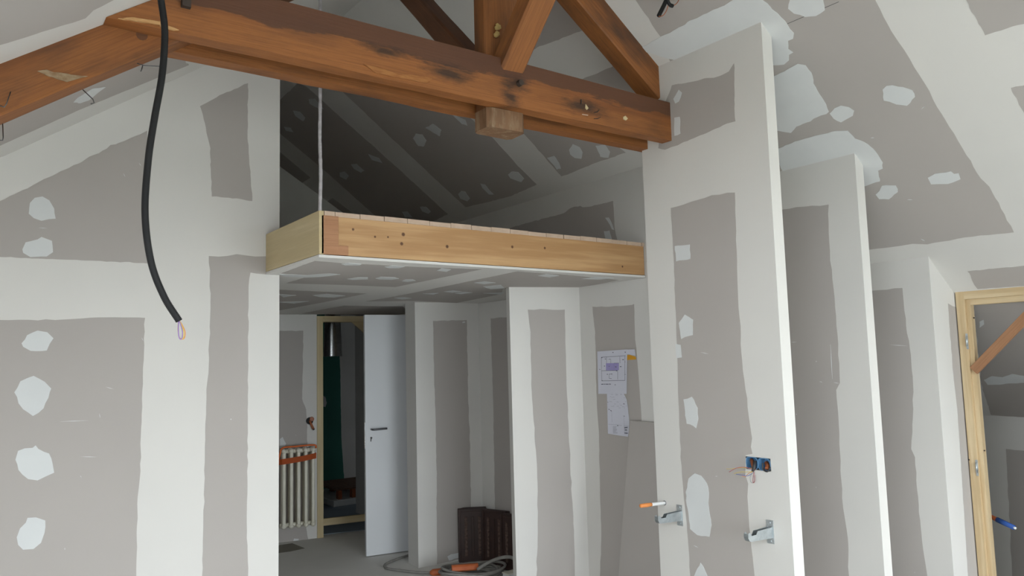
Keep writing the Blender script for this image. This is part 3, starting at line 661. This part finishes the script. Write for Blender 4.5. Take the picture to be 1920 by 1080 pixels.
# ------------------------------------------------------------------ fittings on the nearest fin
# socket box: recessed shells, conduit ends, loose wires
by0, by1, bz0, bz1 = BOX
sb = thing('socket_box', 'blue double socket box with loose wires in the nearest fin', 'electrical box', (X_F1, (by0+by1)/2, (bz0+bz1)/2))
for k in (0, 1):
    a, b = (by0+(by1-by0)*k/2, by0+(by1-by0)*(k+1)/2)
    bmx = bmesh.new(); n = 20; rim = []; inn = []; bot = []
    cyy, czz = (a+b)/2-sb.location.y, 0
    for i in range(n):
        t = 2*math.pi*i/n; c, s = math.cos(t), math.sin(t)
        sq = lambda v: math.copysign(abs(v)**.55, v)
        rim.append(bmx.verts.new((-.0015, cyy+(b-a)/2*sq(c), czz+(bz1-bz0)/2*sq(s))))
        inn.append(bmx.verts.new((-.0015, cyy+(b-a)/2*.9*sq(c), czz+(bz1-bz0)/2*.9*sq(s))))
        bot.append(bmx.verts.new((.042, cyy+(b-a)/2*.86*sq(c), czz+(bz1-bz0)/2*.86*sq(s))))
    for i in range(n):
        j = (i+1) % n
        bmx.faces.new((rim[i], rim[j], inn[j], inn[i])); bmx.faces.new((inn[i], inn[j], bot[j], bot[i]))
    bmx.faces.new(bot)
    link_mesh('box_shell', bmx, 'blue_plastic', sb)
def F1(x, y, out=0): return onx(x, y, X_F1-out)
conduit('conduit_end', [F1(1409, 862, -.03), F1(1411, 870, -.008), F1(1414, 880, .012)], .0085, 'copper_orange', sb)
conduit('conduit_end', [F1(1437, 868, -.03), F1(1439, 873, -.012), F1(1438, 879, .002)], .0105, 'copper_orange', sb)
tube_part('tape_wrap', [F1(1416, 864, .0), F1(1414, 876, .012), F1(1411, 884, .022)], [.008, .008, .006], 'tape_black', sb, 8)
tube_part('tape_wrap', smooth_path([F1(1430, 868, .003), F1(1431, 880, .006), F1(1439, 884, .006), F1(1444, 876, .004)]), .0035, 'tape_black', sb, 8)
for mt, pp in (('wire_red', [(1412, 880, .02), (1395, 876, .04), (1380, 878, .06), (1367, 885, .07)]), ('wire_yellow', [(1412, 884, .02), (1398, 885, .04), (1388, 885, .05), (1376, 888, .06)]),
               ('wire_blue', [(1413, 886, .02), (1402, 892, .035), (1392, 891, .05), (1380, 889, .05)]), ('wire_orange', [(1412, 884, .02), (1403, 888, .03), (1397, 894, .035), (1391, 892, .045)]),
               ('wire_grey', [(1413, 884, .02), (1407, 894, .03), (1408, 904, .03), (1413, 904, .03), (1414, 892, .03)]), ('wire_red', [(1414, 885, .02), (1412, 896, .03), (1412, 905, .032), (1415, 902, .03), (1415, 890, .028)]),
               ('wire_yellow', [(1410, 878, .02), (1390, 877, .04), (1372, 879, .05), (1362, 879, .05)])):
    tube_part('wire', smooth_path([F1(*p) for p in pp], 6), .0012, mt, sb, 5)
# radiator brackets
def bracket(px, py, label, tip):
    base = onx(px, py, X_F1)
    r = thing('radiator_bracket', label, 'bracket', base, 'radiator brackets on the fin')
    pl = box_part('wall_plate', base+Vector((-.003, -.019, -.052)), base+Vector((0, .019, .052)), 'galvanised', r, .001)
    for dz in (-.04, .04):
        bms = bmesh.new(); b_tube(bms, [(0, 0, dz), (-.0065, 0, dz)], [.007, .0055], 10); s = link_mesh('screw', bms, 'galvanised', r)
    t = ony(*tip, base.y)
    L = base.x - t.x
    # U-shaped arm: side profile with an upturned hooked tip
    prof = [(0, .022), (-L*.62, .020), (-L*.68, .006), (-L*.86, .006), (-L*.93, .022), (-L, .018), (-L*1.01, 0), (-L*.96, -.014), (-L*.9, -.018), (0, -.026)]
    for s in (-1, 1):
        bma = bmesh.new(); b_prism(bma, [(x, s*.011-.0009, z) for x, z in prof], (0, .0018, 0)); link_mesh('arm_side', bma, 'galvanised', r)
    bma = bmesh.new()
    und = [(0, -.026), (-L*.9, -.018), (-L*.96, -.014), (-L*1.01, 0), (-L, .018)]
    va = [bma.verts.new((x, -.011, z)) for x, z in und]; vb = [bma.verts.new((x, .011, z)) for x, z in und]
    for i in range(len(und)-1): bma.faces.new((va[i], va[i+1], vb[i+1], vb[i]))
    bmesh.ops.solidify(bma, geom=list(bma.faces), thickness=.0016)
    link_mesh('arm_web', bma, 'galvanised', r)
    return r
bracket(1275, 966, 'galvanised radiator bracket beside the orange capped pipe', (1231, 973))
bracket(1444.5, 997, 'galvanised radiator bracket below the blue socket box', (1399, 1004))
# capped heating pipe
p0 = F1(1246, 943); pt = ony(1201, 948.5, p0.y)
pp = thing('heating_pipe', 'thin white pipe stub with an orange taped end', 'pipe', p0)
pm = p0.lerp(pt, .60)
tube_part('pipe', [p0+Vector((.03, 0, 0)), p0, pm], .0085, 'white_plastic', pp, 12)
tube_part('tape_cap', [p0.lerp(pt, .56), p0.lerp(pt, .75), pt, pt+(pt-p0)*.02], [.0095, .0105, .0095, .005], 'orange_tape', pp, 12)
tube_part('hole_ring', [p0+Vector((.002, 0, 0)), p0-Vector((.0008, 0, 0))], .012, 'steel_dark', pp, 14)

# ------------------------------------------------------------------ pine door frame on the right
df = thing('door_1', 'new pine door frame on the right with a slanting brace', 'door frame', (X_D, DY1, 0), kind='structure')
FZ = 1.944
def grain_box(name, lo, hi, mat, parent, axis, bev=.002):
    """box whose long side is its own X, so that the grain follows it"""
    lo, hi = Vector(lo), Vector(hi); d = hi-lo; c = (lo+hi)/2
    L = d[axis]; o1, o2 = [k for k in range(3) if k != axis]
    bmg = bmesh.new(); b_box(bmg, (-L/2, -d[o1]/2, -d[o2]/2), (L/2, d[o1]/2, d[o2]/2), bev)
    o = link_mesh(name, bmg, mat, parent)
    ex = [Vector((0, 0, 0)) for _ in range(3)]; ex[0][axis] = 1; ex[1][o1] = 1; ex[2][o2] = 1
    if ex[0].cross(ex[1]).dot(ex[2]) < 0: ex[2] = -ex[2]
    m = Matrix(ex).transposed().to_4x4(); m.translation = c - origin_of(parent)
    o.matrix_local = m
    return o
grain_box('jamb', (X_D-.012, 2.012, 0), (X_D+.06, DY1-.002, FZ), 'pine_frame', df, 2)
grain_box('jamb_stop', (X_D+.006, 1.987, 0), (X_D+.05, 2.012, FZ-.05), 'pine_frame', df, 2)
grain_box('jamb', (X_D-.012, DY0, 0), (X_D+.10, DY0+.048, FZ), 'pine_frame', df, 2)
grain_box('jamb_stop', (X_D+.006, DY0+.048, 0), (X_D+.085, DY0+.088, FZ-.05), 'pine_frame', df, 2)
grain_box('lintel', (X_D-.0115, DY0+.048, FZ-.05), (X_D+.0995, 2.012, FZ-.0005), 'pine_frame', df, 1)
grain_box('lintel_stop', (X_D+.006, DY0+.088, FZ-.085), (X_D+.05, 1.987, FZ-.05), 'pine_frame', df, 1)
for (hx, hy) in ((1812.5, 640), (1831, 877)):
    h = onx(hx, hy, X_D-.012)
    hg = box_part('hinge', h+Vector((-.003, -.009, -.045)), h+Vector((0, .003, .045)), 'galvanised', df)
    tube_part('hinge_pin', [h+Vector((-.006, -.002, -.028)), h+Vector((-.006, -.002, .03))], .0055, 'galvanised', df, 10)
for (hx, hy) in ((1817, 862), (1848, 1075), (1826, 596), (1846, 845)):
    h = onx(hx, hy, X_D-.012 if hx < 1840 else X_D+.006)
    bms = bmesh.new(); b_tube(bms, [Vector((.002, 0, 0)), Vector((-.0015, 0, 0))], .0045, 8); s = link_mesh('screw', bms, 'iron_dark', df); s.location = h-origin_of(df)
ba, bb = onx(1826, 695, X_D+.0), onx(1935, 583, X_D+.0)
beam('brace', ba, bb+(bb-ba)*.35, (0, 0, 1), .02, .052, 'brace_wood', df, bev=.002, wobble=.001, seg=6)['label'] = 'brown diagonal bracing board'
# conduit behind the frame
w0 = onx(1856, 968, X_D+.13); w1 = onx(1903, 990, X_D+.06)
wp = thing('taped_conduit', 'orange conduit wrapped in blue tape poking out beside the pine frame', 'conduit', w0)
conduit('sheath', [w0-(w1-w0)*.5, w0, w0.lerp(w1, .4)], .0125, 'orange_plastic', wp)
tube_part('tape_wrap', [w0.lerp(w1, .3), w0.lerp(w1, .6), w0.lerp(w1, .97)], [.0145, .0145, .013], 'blue_tape', wp, 14)
tube_part('pipe_end', [w0.lerp(w1, .95), w0.lerp(w1, 1.03)], .007, 'white_plastic', wp, 10)
# marks in the dark room beyond
boards(ceil_r, PL_CR, [(1825, 560), (1990, 545), (2020, 772), (1930, 783), (1858, 778), (1840, 720)])
fills(ceil_r, PL_CR, [(1836, 602), (1845, 598), (1846, 608), (1836, 616)], [(1843, 712), (1860, 704), (1880, 708), (1897, 700), (1925, 704), (1925, 718), (1880, 720), (1850, 722)])
boards(wall_eave, PL_EV, [(1886, 842), (1990, 850), (2000, 1300), (1910, 1300)])
bm = bmesh.new(); b_box(bm, (X_D+.1, 3.6, 0), (X_EAVE, 3.7, zr(X_EAVE))); struct('wall_store', 'end wall of the dark room beyond the pine frame', 'wall', bm, 'plaster')

# ------------------------------------------------------------------ papers and loose board on the long wall
ps = thing('plan_sheet', 'white floor plan sheet with a purple patch taped to the wall', 'paper', onx(1148, 700, X_B-.006))
def sheet(parent, name, px, mat, out, curl=0):
    o0 = origin_of(parent); pts = [onx(x, y, X_B-out)-o0 for x, y in px]
    bmx = bmesh.new(); b_prism(bmx, pts, (-.0008, 0, 0)); return link_mesh(name, bmx, mat, parent)
sheet(ps, 'page', [(1120, 659), (1176, 655), (1175, 738.5), (1122, 738.5)], 'paper', .006)
sheet(ps, 'folded_edge', [(1174, 655.5), (1190, 655), (1191.5, 667), (1175.5, 664)], 'paper', .005)
sheet(ps, 'tape', [(1176, 666), (1180, 665), (1192, 669), (1193, 674), (1176, 675)], 'amber_tape', .004)['label'] = 'amber sticky tape'
def prints(parent, segs, mat, out, w=.0016):
    o0 = origin_of(parent); bmx = bmesh.new()
    for x0, y0, x1, y1 in segs:
        a, b = onx(x0, y0, X_B-out)-o0, onx(x1, y1, X_B-out)-o0; d = (b-a); n = Vector((0, -d.z, d.y)).normalized()*w
        f = [bmx.verts.new(v) for v in (a+n, b+n, b-n, a-n)]; bmx.faces.new(f)
    return tag(link_mesh('print', bmx, mat, parent), kind='stuff')
def Zp(l): return [(1090+a/5.14, 630+b/5.14, 1090+c/5.14, 630+d/5.14) for a, b, c, d in l]
sheet(ps, 'coloured_area', [(1090+x/5.14, 630+y/5.14) for x, y in ((238, 262), (362, 262), (362, 330), (238, 332))], 'ink_purple', .0072)
prints(ps, Zp([(193, 205, 427, 190), (193, 205, 197, 432), (197, 432, 420, 428), (420, 190, 420, 428), (197, 335, 350, 332), (350, 335, 350, 420), (268, 365, 268, 408), (268, 408, 292, 410), (268, 368, 285, 366),
   (243, 203, 243, 305), (243, 305, 283, 303), (283, 225, 283, 300), (262, 225, 283, 222), (315, 262, 362, 262), (370, 200, 372, 262)]), 'ink', .0078, .0012)
prints(ps, Zp([(300, 158, 310, 158), (418, 155, 428, 157), (192, 210, 203, 208), (227, 220, 236, 223), (192, 465, 215, 464), (220, 464, 232, 464), (236, 464, 262, 464), (266, 463, 284, 464), (322, 470, 330, 470), (195, 430, 205, 431), (418, 250, 424, 250), (174, 322, 182, 322),
   (262, 293, 275, 293), (325, 297, 340, 299), (246, 368, 256, 370), (288, 366, 298, 367), (372, 295, 386, 296), (335, 335, 346, 336), (218, 290, 228, 290), (418, 370, 425, 370), (395, 228, 410, 228)]), 'ink', .008, .0024)
p2 = thing('plan_sheet', 'narrow torn drawing sheet hanging below the plan with the purple patch', 'paper', onx(1158, 780, X_B-.005))
sheet(p2, 'page', [(1138, 735), (1168, 735), (1171, 741), (1175, 749), (1177.5, 765), (1180, 790), (1179.5, 805), (1177.5, 819), (1160, 816.5), (1140, 813)], 'paper', .004)
sg = [(254, 635, 258, 640), (262, 705, 272, 710), (280, 715, 292, 724), (405, 653, 416, 656), (408, 770, 416, 774), (345, 862, 356, 866), (248, 540, 256, 540), (355, 547, 362, 548)]
prints(p2, Zp(sg), 'ink', .0058, .0024)
sg2 = [(292, 724, 296, 830), (410, 780, 416, 935), (260, 850, 330, 855), (330, 855, 390, 862)]
for i in range(26):
    a, b = random.uniform(265, 430), random.uniform(555, 700); sg2.append((a, b, a+random.uniform(6, 25), b+random.uniform(-3, 3)))
for i in range(12): sg2.append((305, 870+i*6, 330+random.uniform(0, 20), 872+i*6))
for i in range(8): sg2.append((415, 870+i*11, 440+random.uniform(0, 15), 866+i*11))
prints(p2, Zp(sg2), 'ink_faint', .0056, .0012)
prints(p2, Zp([(415, 935, 448, 937), (418, 905, 440, 907), (415, 885, 445, 880)]), 'ink', .006, .003)
# spare board leaning against the wall
tl = onx(1181.5, 789, X_B-.02)
bl = Vector((X_B-.20, tl.y+.02, 0))
vL = Vector((0, -.62, 0))
lb = prism_part('spare_board', [bl, tl, tl+vL, bl+vL], (.0125, 0, .002), 'board'); tag(lb, 'spare grey plasterboard offcut leaning on the wall under the papers', 'board')

# ------------------------------------------------------------------ back wall: radiator, wall box, doorway
# cream column radiator hung on the back wall
rs0 = (ony(533.8, 900, 6.93) - R0).dot(RD)
rb = rp(rs0, .0, .14)
zt_ = onpl(557, 841, *((tuple(RN), RN.dot(rb)))).z; zb_ = onpl(557, 990, *((tuple(RN), RN.dot(rb)))).z
rad = thing('column_radiator', 'cream cast iron column radiator with an orange strap on the back wall', 'radiator', rp(rs0+.13, zb_, .09))
def col_path(s, out): return [rp(s, zb_+.02, out), rp(s, zb_+.05, out), rp(s, (zb_+zt_)/2, out), rp(s, zt_-.05, out), rp(s, zt_-.02, out)]
NSEC = 5; SP = .0655
for i in range(NSEC):
    s = rs0+i*SP; bmr = bmesh.new(); o0 = origin_of(rad)
    for out in (.035, .085, .135): b_tube(bmr, [p-o0 for p in col_path(s, out)], [.013, .0165, .0165, .0165, .013], 10)
    for z in (zb_+.02, zt_-.02):
        b_tube(bmr, [rp(s, z, .012)-o0, rp(s, z, .035)-o0, rp(s, z, .135)-o0, rp(s, z, .158)-o0], [.012, .023, .023, .014], 10)
    link_mesh('radiator_section', bmr, 'cream_paint', rad, True)
for z in (zb_+.025, zt_-.025):
    tube_part('header_hub', [rp(rs0-.03, z, .085), rp(rs0+SP*(NSEC-1)+.03, z, .085)], .020, 'cream_paint', rad, 12)
# strap: band round the sections and over the top
zs = zt_-.105
def band(name, path, h, mat, parent):
    o0 = origin_of(parent); bmx = bmesh.new(); pv = None
    vs_ = []
    for p in path: vs_.append((bmx.verts.new(Vector(p)-o0-Vector((0, 0, h/2))), bmx.verts.new(Vector(p)-o0+Vector((0, 0, h/2)))))
    for a, b in zip(vs_, vs_[1:]): bmx.faces.new((a[0], b[0], b[1], a[1]))
    bmesh.ops.solidify(bmx, geom=list(bmx.faces), thickness=.002)
    return link_mesh(name, bmx, mat, parent)
se = rs0+SP*(NSEC-1)
band('strap', [rp(se+.025, zs+.03, .05), rp(se+.025, zs+.03, .158), rp(rs0+SP*2.5, zs+.012, .162), rp(rs0-.02, zs-.005, .158), rp(rs0-.06, zs-.01, .10), rp(rs0-.06, zs-.01, .02)], .05, 'strap_orange', rad)
tube_part('strap_loop', smooth_path([rp(rs0-.05, zs+.0, .12), rp(rs0-.035, zs+.06, .12), rp(rs0-.01, zt_+.012, .12), rp(rs0+.1, zt_+.018, .12), rp(se+.01, zt_+.02, .12), rp(se+.03, zt_-.01, .12)], 6), .008, 'strap_orange', rad, 6)
# round wall box with a brown conduit
wbx = onpl(580.5, 789, *PL_R)
wb = thing('wall_box', 'small round black wall box with a brown conduit stub near the doorway', 'electrical box', wbx)
bmx = bmesh.new(); b_tube(bmx, [wbx+RN*(-.0)-wbx, RN*.004], .034, 18); link_mesh('box_ring', bmx, 'black_plastic', wb)
bmx = bmesh.new(); b_tube(bmx, [Vector((.02, 0, .014))+RN*.004, Vector((.02, 0, .014))+RN*.014], [.024, .018], 10); link_mesh('wire_bundle', bmx, 'copper_orange', wb)
conduit('sheath', [wbx+RN*.01, wbx+RN*.03+Vector((.01, 0, -.03)), wbx+RN*.045+Vector((.03, 0, -.075))], .011, 'copper_orange', wb)
tube_part('conduit_tip', [wbx+RN*.045+Vector((.03, 0, -.075)), wbx+RN*.048+Vector((.034, 0, -.085))], .010, 'tape_black', wb)
# doorway frame in the back wall
bd = thing('door_2', 'pale timber frame of the doorway in the back wall', 'door frame', rp(S_D0), kind='structure')
def rbox(name, s0, s1, z0, z1, o0_, o1_, mat, parent, axis):
    """box laid out along the back wall"""
    L = s1-s0; H = z1-z0; bmx = bmesh.new(); b_box(bmx, (-L/2, -(o1_-o0_)/2, -H/2), (L/2, (o1_-o0_)/2, H/2), .002)
    if axis == 2: bmesh.ops.rotate(bmx, verts=bmx.verts, cent=(0, 0, 0), matrix=Matrix.Rotation(math.pi/2, 3, 'Y'))
    o = link_mesh(name, bmx, mat, parent); ang = math.atan2(RD.y, RD.x)
    m = Matrix.Rotation(ang, 4, 'Z')
    if axis == 2: m = m @ Matrix.Rotation(-math.pi/2, 4, 'Y')
    m.translation = rp((s0+s1)/2, (z0+z1)/2, (o0_+o1_)/2) - origin_of(parent); o.matrix_local = m
    return o
rbox('jamb', S_D0, S_D0+.058, 0, 2.092, -.1, .012, 'pine_pale', bd, 2)
rbox('jamb', S_D1-.045, S_D1, 0, 2.092, -.1, .012, 'pine_pale', bd, 2)
rbox('lintel', S_D0+.058, S_D1-.045, 2.035, 2.092, -.1, .012, 'pine_pale', bd, 0)
rbox('tie_batten', S_D0+.058, S_D1-.045, .10, .165, -.06, -.03, 'pine_pale', bd, 0)
c0 = .85
prism_part('corner_gusset', [rp(c0-.16, 2.035, -.02), rp(c0+.1, 2.035, -.02), rp(c0+.1, 1.80, -.02)], RN*-.02, 'pine_pale', bd)
# white door leaf standing open in front of the back wall
lA = onz(687, 1045, 0); lB = onz(760, 1035, 0); lD = (lB-lA).normalized(); lN = Vector((lD.y, -lD.x, 0))
leaf = thing('door_leaf', 'plain white door leaf with a lever handle standing open', 'door', lA)
prism_part('panel', [lA+Vector((0, 0, .006)), lA+lD*.70+Vector((0, 0, .006)), lA+lD*.70-lN*.04+Vector((0, 0, .006)), lA-lN*.04+Vector((0, 0, .006))], (0, 0, 2.035), 'white_lacquer', leaf, .002)
def L_(s, z, o): return lA + lD*s + lN*o + Vector((0, 0, z))
PLF = (tuple(lN), lN.dot(lA)); hp = onpl(696, 805, *PLF); hs = (hp-lA).dot(lD)
tube_part('handle', smooth_path([L_(hs, hp.z, 0), L_(hs, hp.z, .035), L_(hs+.012, hp.z, .05), L_(hs+.06, hp.z+.002, .052), L_(hs+.125, hp.z+.003, .05)], 6), .0085, 'steel_dark', leaf, 10)
kp_ = onpl(696, 821, *PLF); ks = (kp_-lA).dot(lD)
tube_part('keyhole', [L_(ks, kp_.z, -.001), L_(ks, kp_.z, .003)], .009, 'steel_dark', leaf, 12)
tube_part('keyhole', [L_(ks-.002, kp_.z-.008, .002), L_(ks-.004, kp_.z-.030, .002)], [.005, .004], 'steel_dark', leaf, 6)
prism_part('edge_plate', [L_(-.001, .9, -.008), L_(-.001, .9, -.032), L_(-.001, 1.12, -.032), L_(-.001, 1.12, -.008)], lD*-.0015, 'aluminium', leaf)

# ------------------------------------------------------------------ room beyond the doorway
bm = bmesh.new(); b_box(bm, (1.4, 9.35, 0), (X_EAVE, 9.45, 2.6)); wall_bath = struct('wall_bathroom', 'moisture resistant green board wall seen through the doorway', 'wall', bm, 'plaster'); PL_BA = ((0, -1, 0), -9.35)
bm = bmesh.new(); b_box(bm, (1.4, 7.65, 2.3), (X_EAVE, 9.35, 2.36)); struct('ceiling_bathroom', 'ceiling of the room beyond the doorway', 'ceiling', bm, 'plaster')
bm = bmesh.new(); b_prism(bm, [rp(S_D0-1.5, 0, -.11), rp(1.25, 0, -.11), rp(2.6, 0, -.11), Vector((5.2, 9.34, 0)), Vector((1.6, 9.34, 0))], (0, 0, .006)); fb = struct('floor_bathroom', 'blue grey screed floor beyond the doorway', 'floor', bm, 'screed_blue')
boards(wall_bath, PL_BA, [(590, 560), (633, 560), (638, 700), (640, 820), (646, 910), (560, 930), (560, 560)], [(684, 560), (740, 560), (745, 930), (690, 930)])
fills(wall_bath, PL_BA, [(606, 740), (610, 744), (613, 755), (610, 764), (606, 764)])
bw = thing('eave_window_added', 'unseen low eave window added to brighten the room beyond the doorway', 'window', (X_EAVE-.02, 8.5, .4), kind='structure')
for y in (BY0, BY1-.03): box_part('window_frame', (X_EAVE+.03, y, BZ0), (X_EAVE+.07, y+.03, BZ1), 'window_white', bw)
for z in (BZ0, BZ1-.03): box_part('window_frame', (X_EAVE+.03, BY0+.03, z), (X_EAVE+.07, BY1-.03, z+.03), 'window_white', bw)
# aluminium duct hanging in the opening
dq = ony(624, 668, 7.7)
du = thing('air_duct', 'shiny aluminium duct hanging at the top of the doorway', 'duct', dq)
bmx = bmesh.new(); n = 26; rr = []
for k in range(7):
    z = 2.30 - (2.30-dq.z)*k/6; rad_ = .078+.022*(k/6)
    rr.append([bmx.verts.new(Vector((dq.x+rad_*math.cos(2*math.pi*i/n), dq.y+rad_*.8*math.sin(2*math.pi*i/n), z+(.012*noise.noise(Vector((i*.9, 1, 1))) if k == 6 else 0)))-dq) for i in range(n)])
for k in range(6):
    for i in range(n): bmx.faces.new((rr[k][i], rr[k][(i+1) % n], rr[k+1][(i+1) % n], rr[k+1][i]))
link_mesh('duct_sleeve', bmx, 'aluminium', du, True)
# low slatted pallet on a white plinth
pa = onz(625, 935, 0); pbq = onz(683, 945, 0)
plx, ply = 3.62, 8.42
pal = thing('slatted_pallet', 'dark wooden slatted pallet on the floor beyond the doorway', 'pallet', (plx, ply, 0))
for i in range(8):
    grain_box('slat', (plx, ply+.02+i*.095, .175), (plx+1.0, ply+.095+i*.095, .195), 'pallet_wood', pal, 0)
for i in range(6):
    box_part('block', (plx+.03+i*.17, ply+.02, .075), (plx+.075+i*.17, ply+.09, .175), 'copper_orange', pal, .003)
    box_part('block', (plx+.03+i*.17, ply+.62, .075), (plx+.075+i*.17, ply+.69, .175), 'copper_orange', pal, .003)
tray = box_part('shower_tray', (plx-.05, ply-.03, .006), (plx+1.1, 9.33, .075), 'white_plastic', None, .01); tag(tray, 'white shower tray under the slatted pallet', 'shower tray')

# ------------------------------------------------------------------ roof tiles in the alcove
def tile_mesh():
    bmx = bmesh.new(); w, h = .235, .42
    b_box(bmx, (-w/2, -.009, 0), (w/2, .009, h), .006)
    return bmx
tm = None
def tile(x, y, lean, rz, label, first=[None]):
    r = thing('roof_tile', label, 'roof tile', (x, y, 0), 'brown roof tiles stood in the alcove')
    r.rotation_euler = (lean, 0, rz)
    if first[0] is None:
        w, h = .235, .42; parts = []
        bmx = tile_mesh(); parts.append(('body', link_mesh('body', bmx, 'tile_brown', r)))
        for (a, b, c, d) in ((-w/2, 0, -w/2+.022, h), (w/2-.022, 0, w/2, h), (-w/2+.022, h-.024, w/2-.022, h), (-w/2+.022, 0, w/2-.022, .02)):
            bmx = bmesh.new(); b_box(bmx, (a+.002, -.017, b+.002), (c-.002, -.008, d-.002), .004); parts.append(('rim', link_mesh('rim', bmx, 'tile_brown', r)))
        for xx in (-.055, .0, .055):
            bmx = bmesh.new(); b_box(bmx, (xx-.012, -.014, .05), (xx+.012, -.008, h-.06), .004); parts.append(('rib', link_mesh('rib', bmx, 'tile_worn' if xx else 'tile_brown', r)))
        first[0] = parts
    else:
        for nm, p in first[0]:
            c = p.copy(); COL.objects.link(c); c.parent = r
    return r
tx = onz(893, 1052, 0)
bx_, by_ = 3.29, 5.06
tl_labels = ['brown clay roof tile standing upright, foremost of the pile in the alcove', 'brown clay roof tile, second from the front of the alcove pile', 'brown clay roof tile, third from the front of the alcove pile']
bt = (onz(869, 1048, 0) + onz(913, 1054, 0))*.5
for i in range(3): tile(bt.x-.035+.016*i, bt.y-.03+.030*i, -.03, math.radians(-31), tl_labels[i])
for i, lb_ in enumerate(('brown clay roof tile, left one of the taller middle group in the alcove', 'brown clay roof tile, right one of the taller middle group in the alcove')):
    tile(3.545+.032*i, 5.145-.01*i, -.02, math.radians(-72), lb_)
for i, lb_ in enumerate(('brown clay roof tile, left one of the pair nearest the partition edge', 'brown clay roof tile, right one of the pair nearest the partition edge')):
    tile(3.545+.032*i, 4.89+.01*i, -.02, math.radians(-72), lb_)

# ------------------------------------------------------------------ cables on the floor
cr_ = .011
ec = thing('extension_cable', 'dark cable running from the white door to an orange plug on the floor', 'cable', onz(740, 1064, 0))
def fl(x, y, z=cr_): return onz(x, y, z)
tube_part('cord', smooth_path([fl(778, 1035), fl(763, 1042), fl(748, 1047), fl(730, 1054), fl(721, 1060), fl(727, 1066), fl(750, 1069.5), fl(780, 1073), fl(808, 1074)], 8), .0105, 'cable_grey', ec, 8)
pgA, pgB = fl(806, 1074, .02), fl(832, 1072, .02)
tube_part('plug', [pgA, pgA.lerp(pgB, .2), pgA.lerp(pgB, .8), pgB], [.012, .026, .028, .018], 'orange_plastic', ec, 10)
hc = thing('coiled_cable', 'heap of coiled grey cable with an orange connector beside the tiles', 'cable', onz(900, 1075, 0))
cen = onz(884, 1087, 0)
bmx = bmesh.new()
for k in range(7):
    R1, R2 = .18+.02*random.uniform(-1, 1)+.010*k, .12+.02*random.uniform(-1, 1)+.007*k
    ox, oy, a0 = random.uniform(-.035, .035), random.uniform(-.03, .03), random.uniform(0, 1)
    pts = []
    for i in range(37):
        t = 2*math.pi*i/36
        ca, sa = math.cos(-.55), math.sin(-.55)
        u, v = R1*math.cos(t), R2*math.sin(t)
        pts.append(cen - hc.location + Vector((ox+u*ca-v*sa, oy+u*sa+v*ca, .012+.0115*k+.01*math.sin(2*t+a0*6))))
    b_tube(bmx, pts, .0105, 7, cap=False)
link_mesh('coil', bmx, 'cable_grey', hc, True)
tube_part('loose_end', smooth_path([fl(895, 1068, .10), fl(915, 1055, .15), fl(938, 1046, .19), fl(956, 1044.5, .20), fl(968, 1050, .18)], 8), .0125, 'cable_grey', hc, 8)
tube_part('loose_end', smooth_path([fl(835, 1072, .02), fl(860, 1069, .05), fl(885, 1062, .1), fl(915, 1054, .09)], 8), .0105, 'cable_grey', hc, 8)
ka, kb = fl(847, 1066, .105), fl(896, 1062, .105)
kd = (kb-ka); 
beam('connector', ka, kb, (0, 0, 1), .05, .045, 'orange_plastic', hc, bev=.01, wobble=.001, seg=4)
wbq = onz(957, 1090, 0)
bxs = thing('junction_block', 'small off-white block lying at the foot of the near partition', 'block', wbq)
box_part('block_body', wbq+Vector((-.04, -.03, 0)), wbq+Vector((.05, .04, .055)), 'white_plastic', bxs, .004)
box_part('block_lid', wbq+Vector((-.045, -.035, .056)), wbq+Vector((.055, .045, .066)), 'cream_paint', bxs, .003)
# dark patch on the screed near the radiator
bm = bmesh.new(); q = [onz(x, y, .0008) for x, y in ((500, 1030), (524, 1022), (548, 1018.5), (572, 1028), (545, 1034), (500, 1040))]
bm.faces.new([bm.verts.new(p) for p in q]); st = link_mesh('dark_patch', bm, 'concrete_dark', floor)
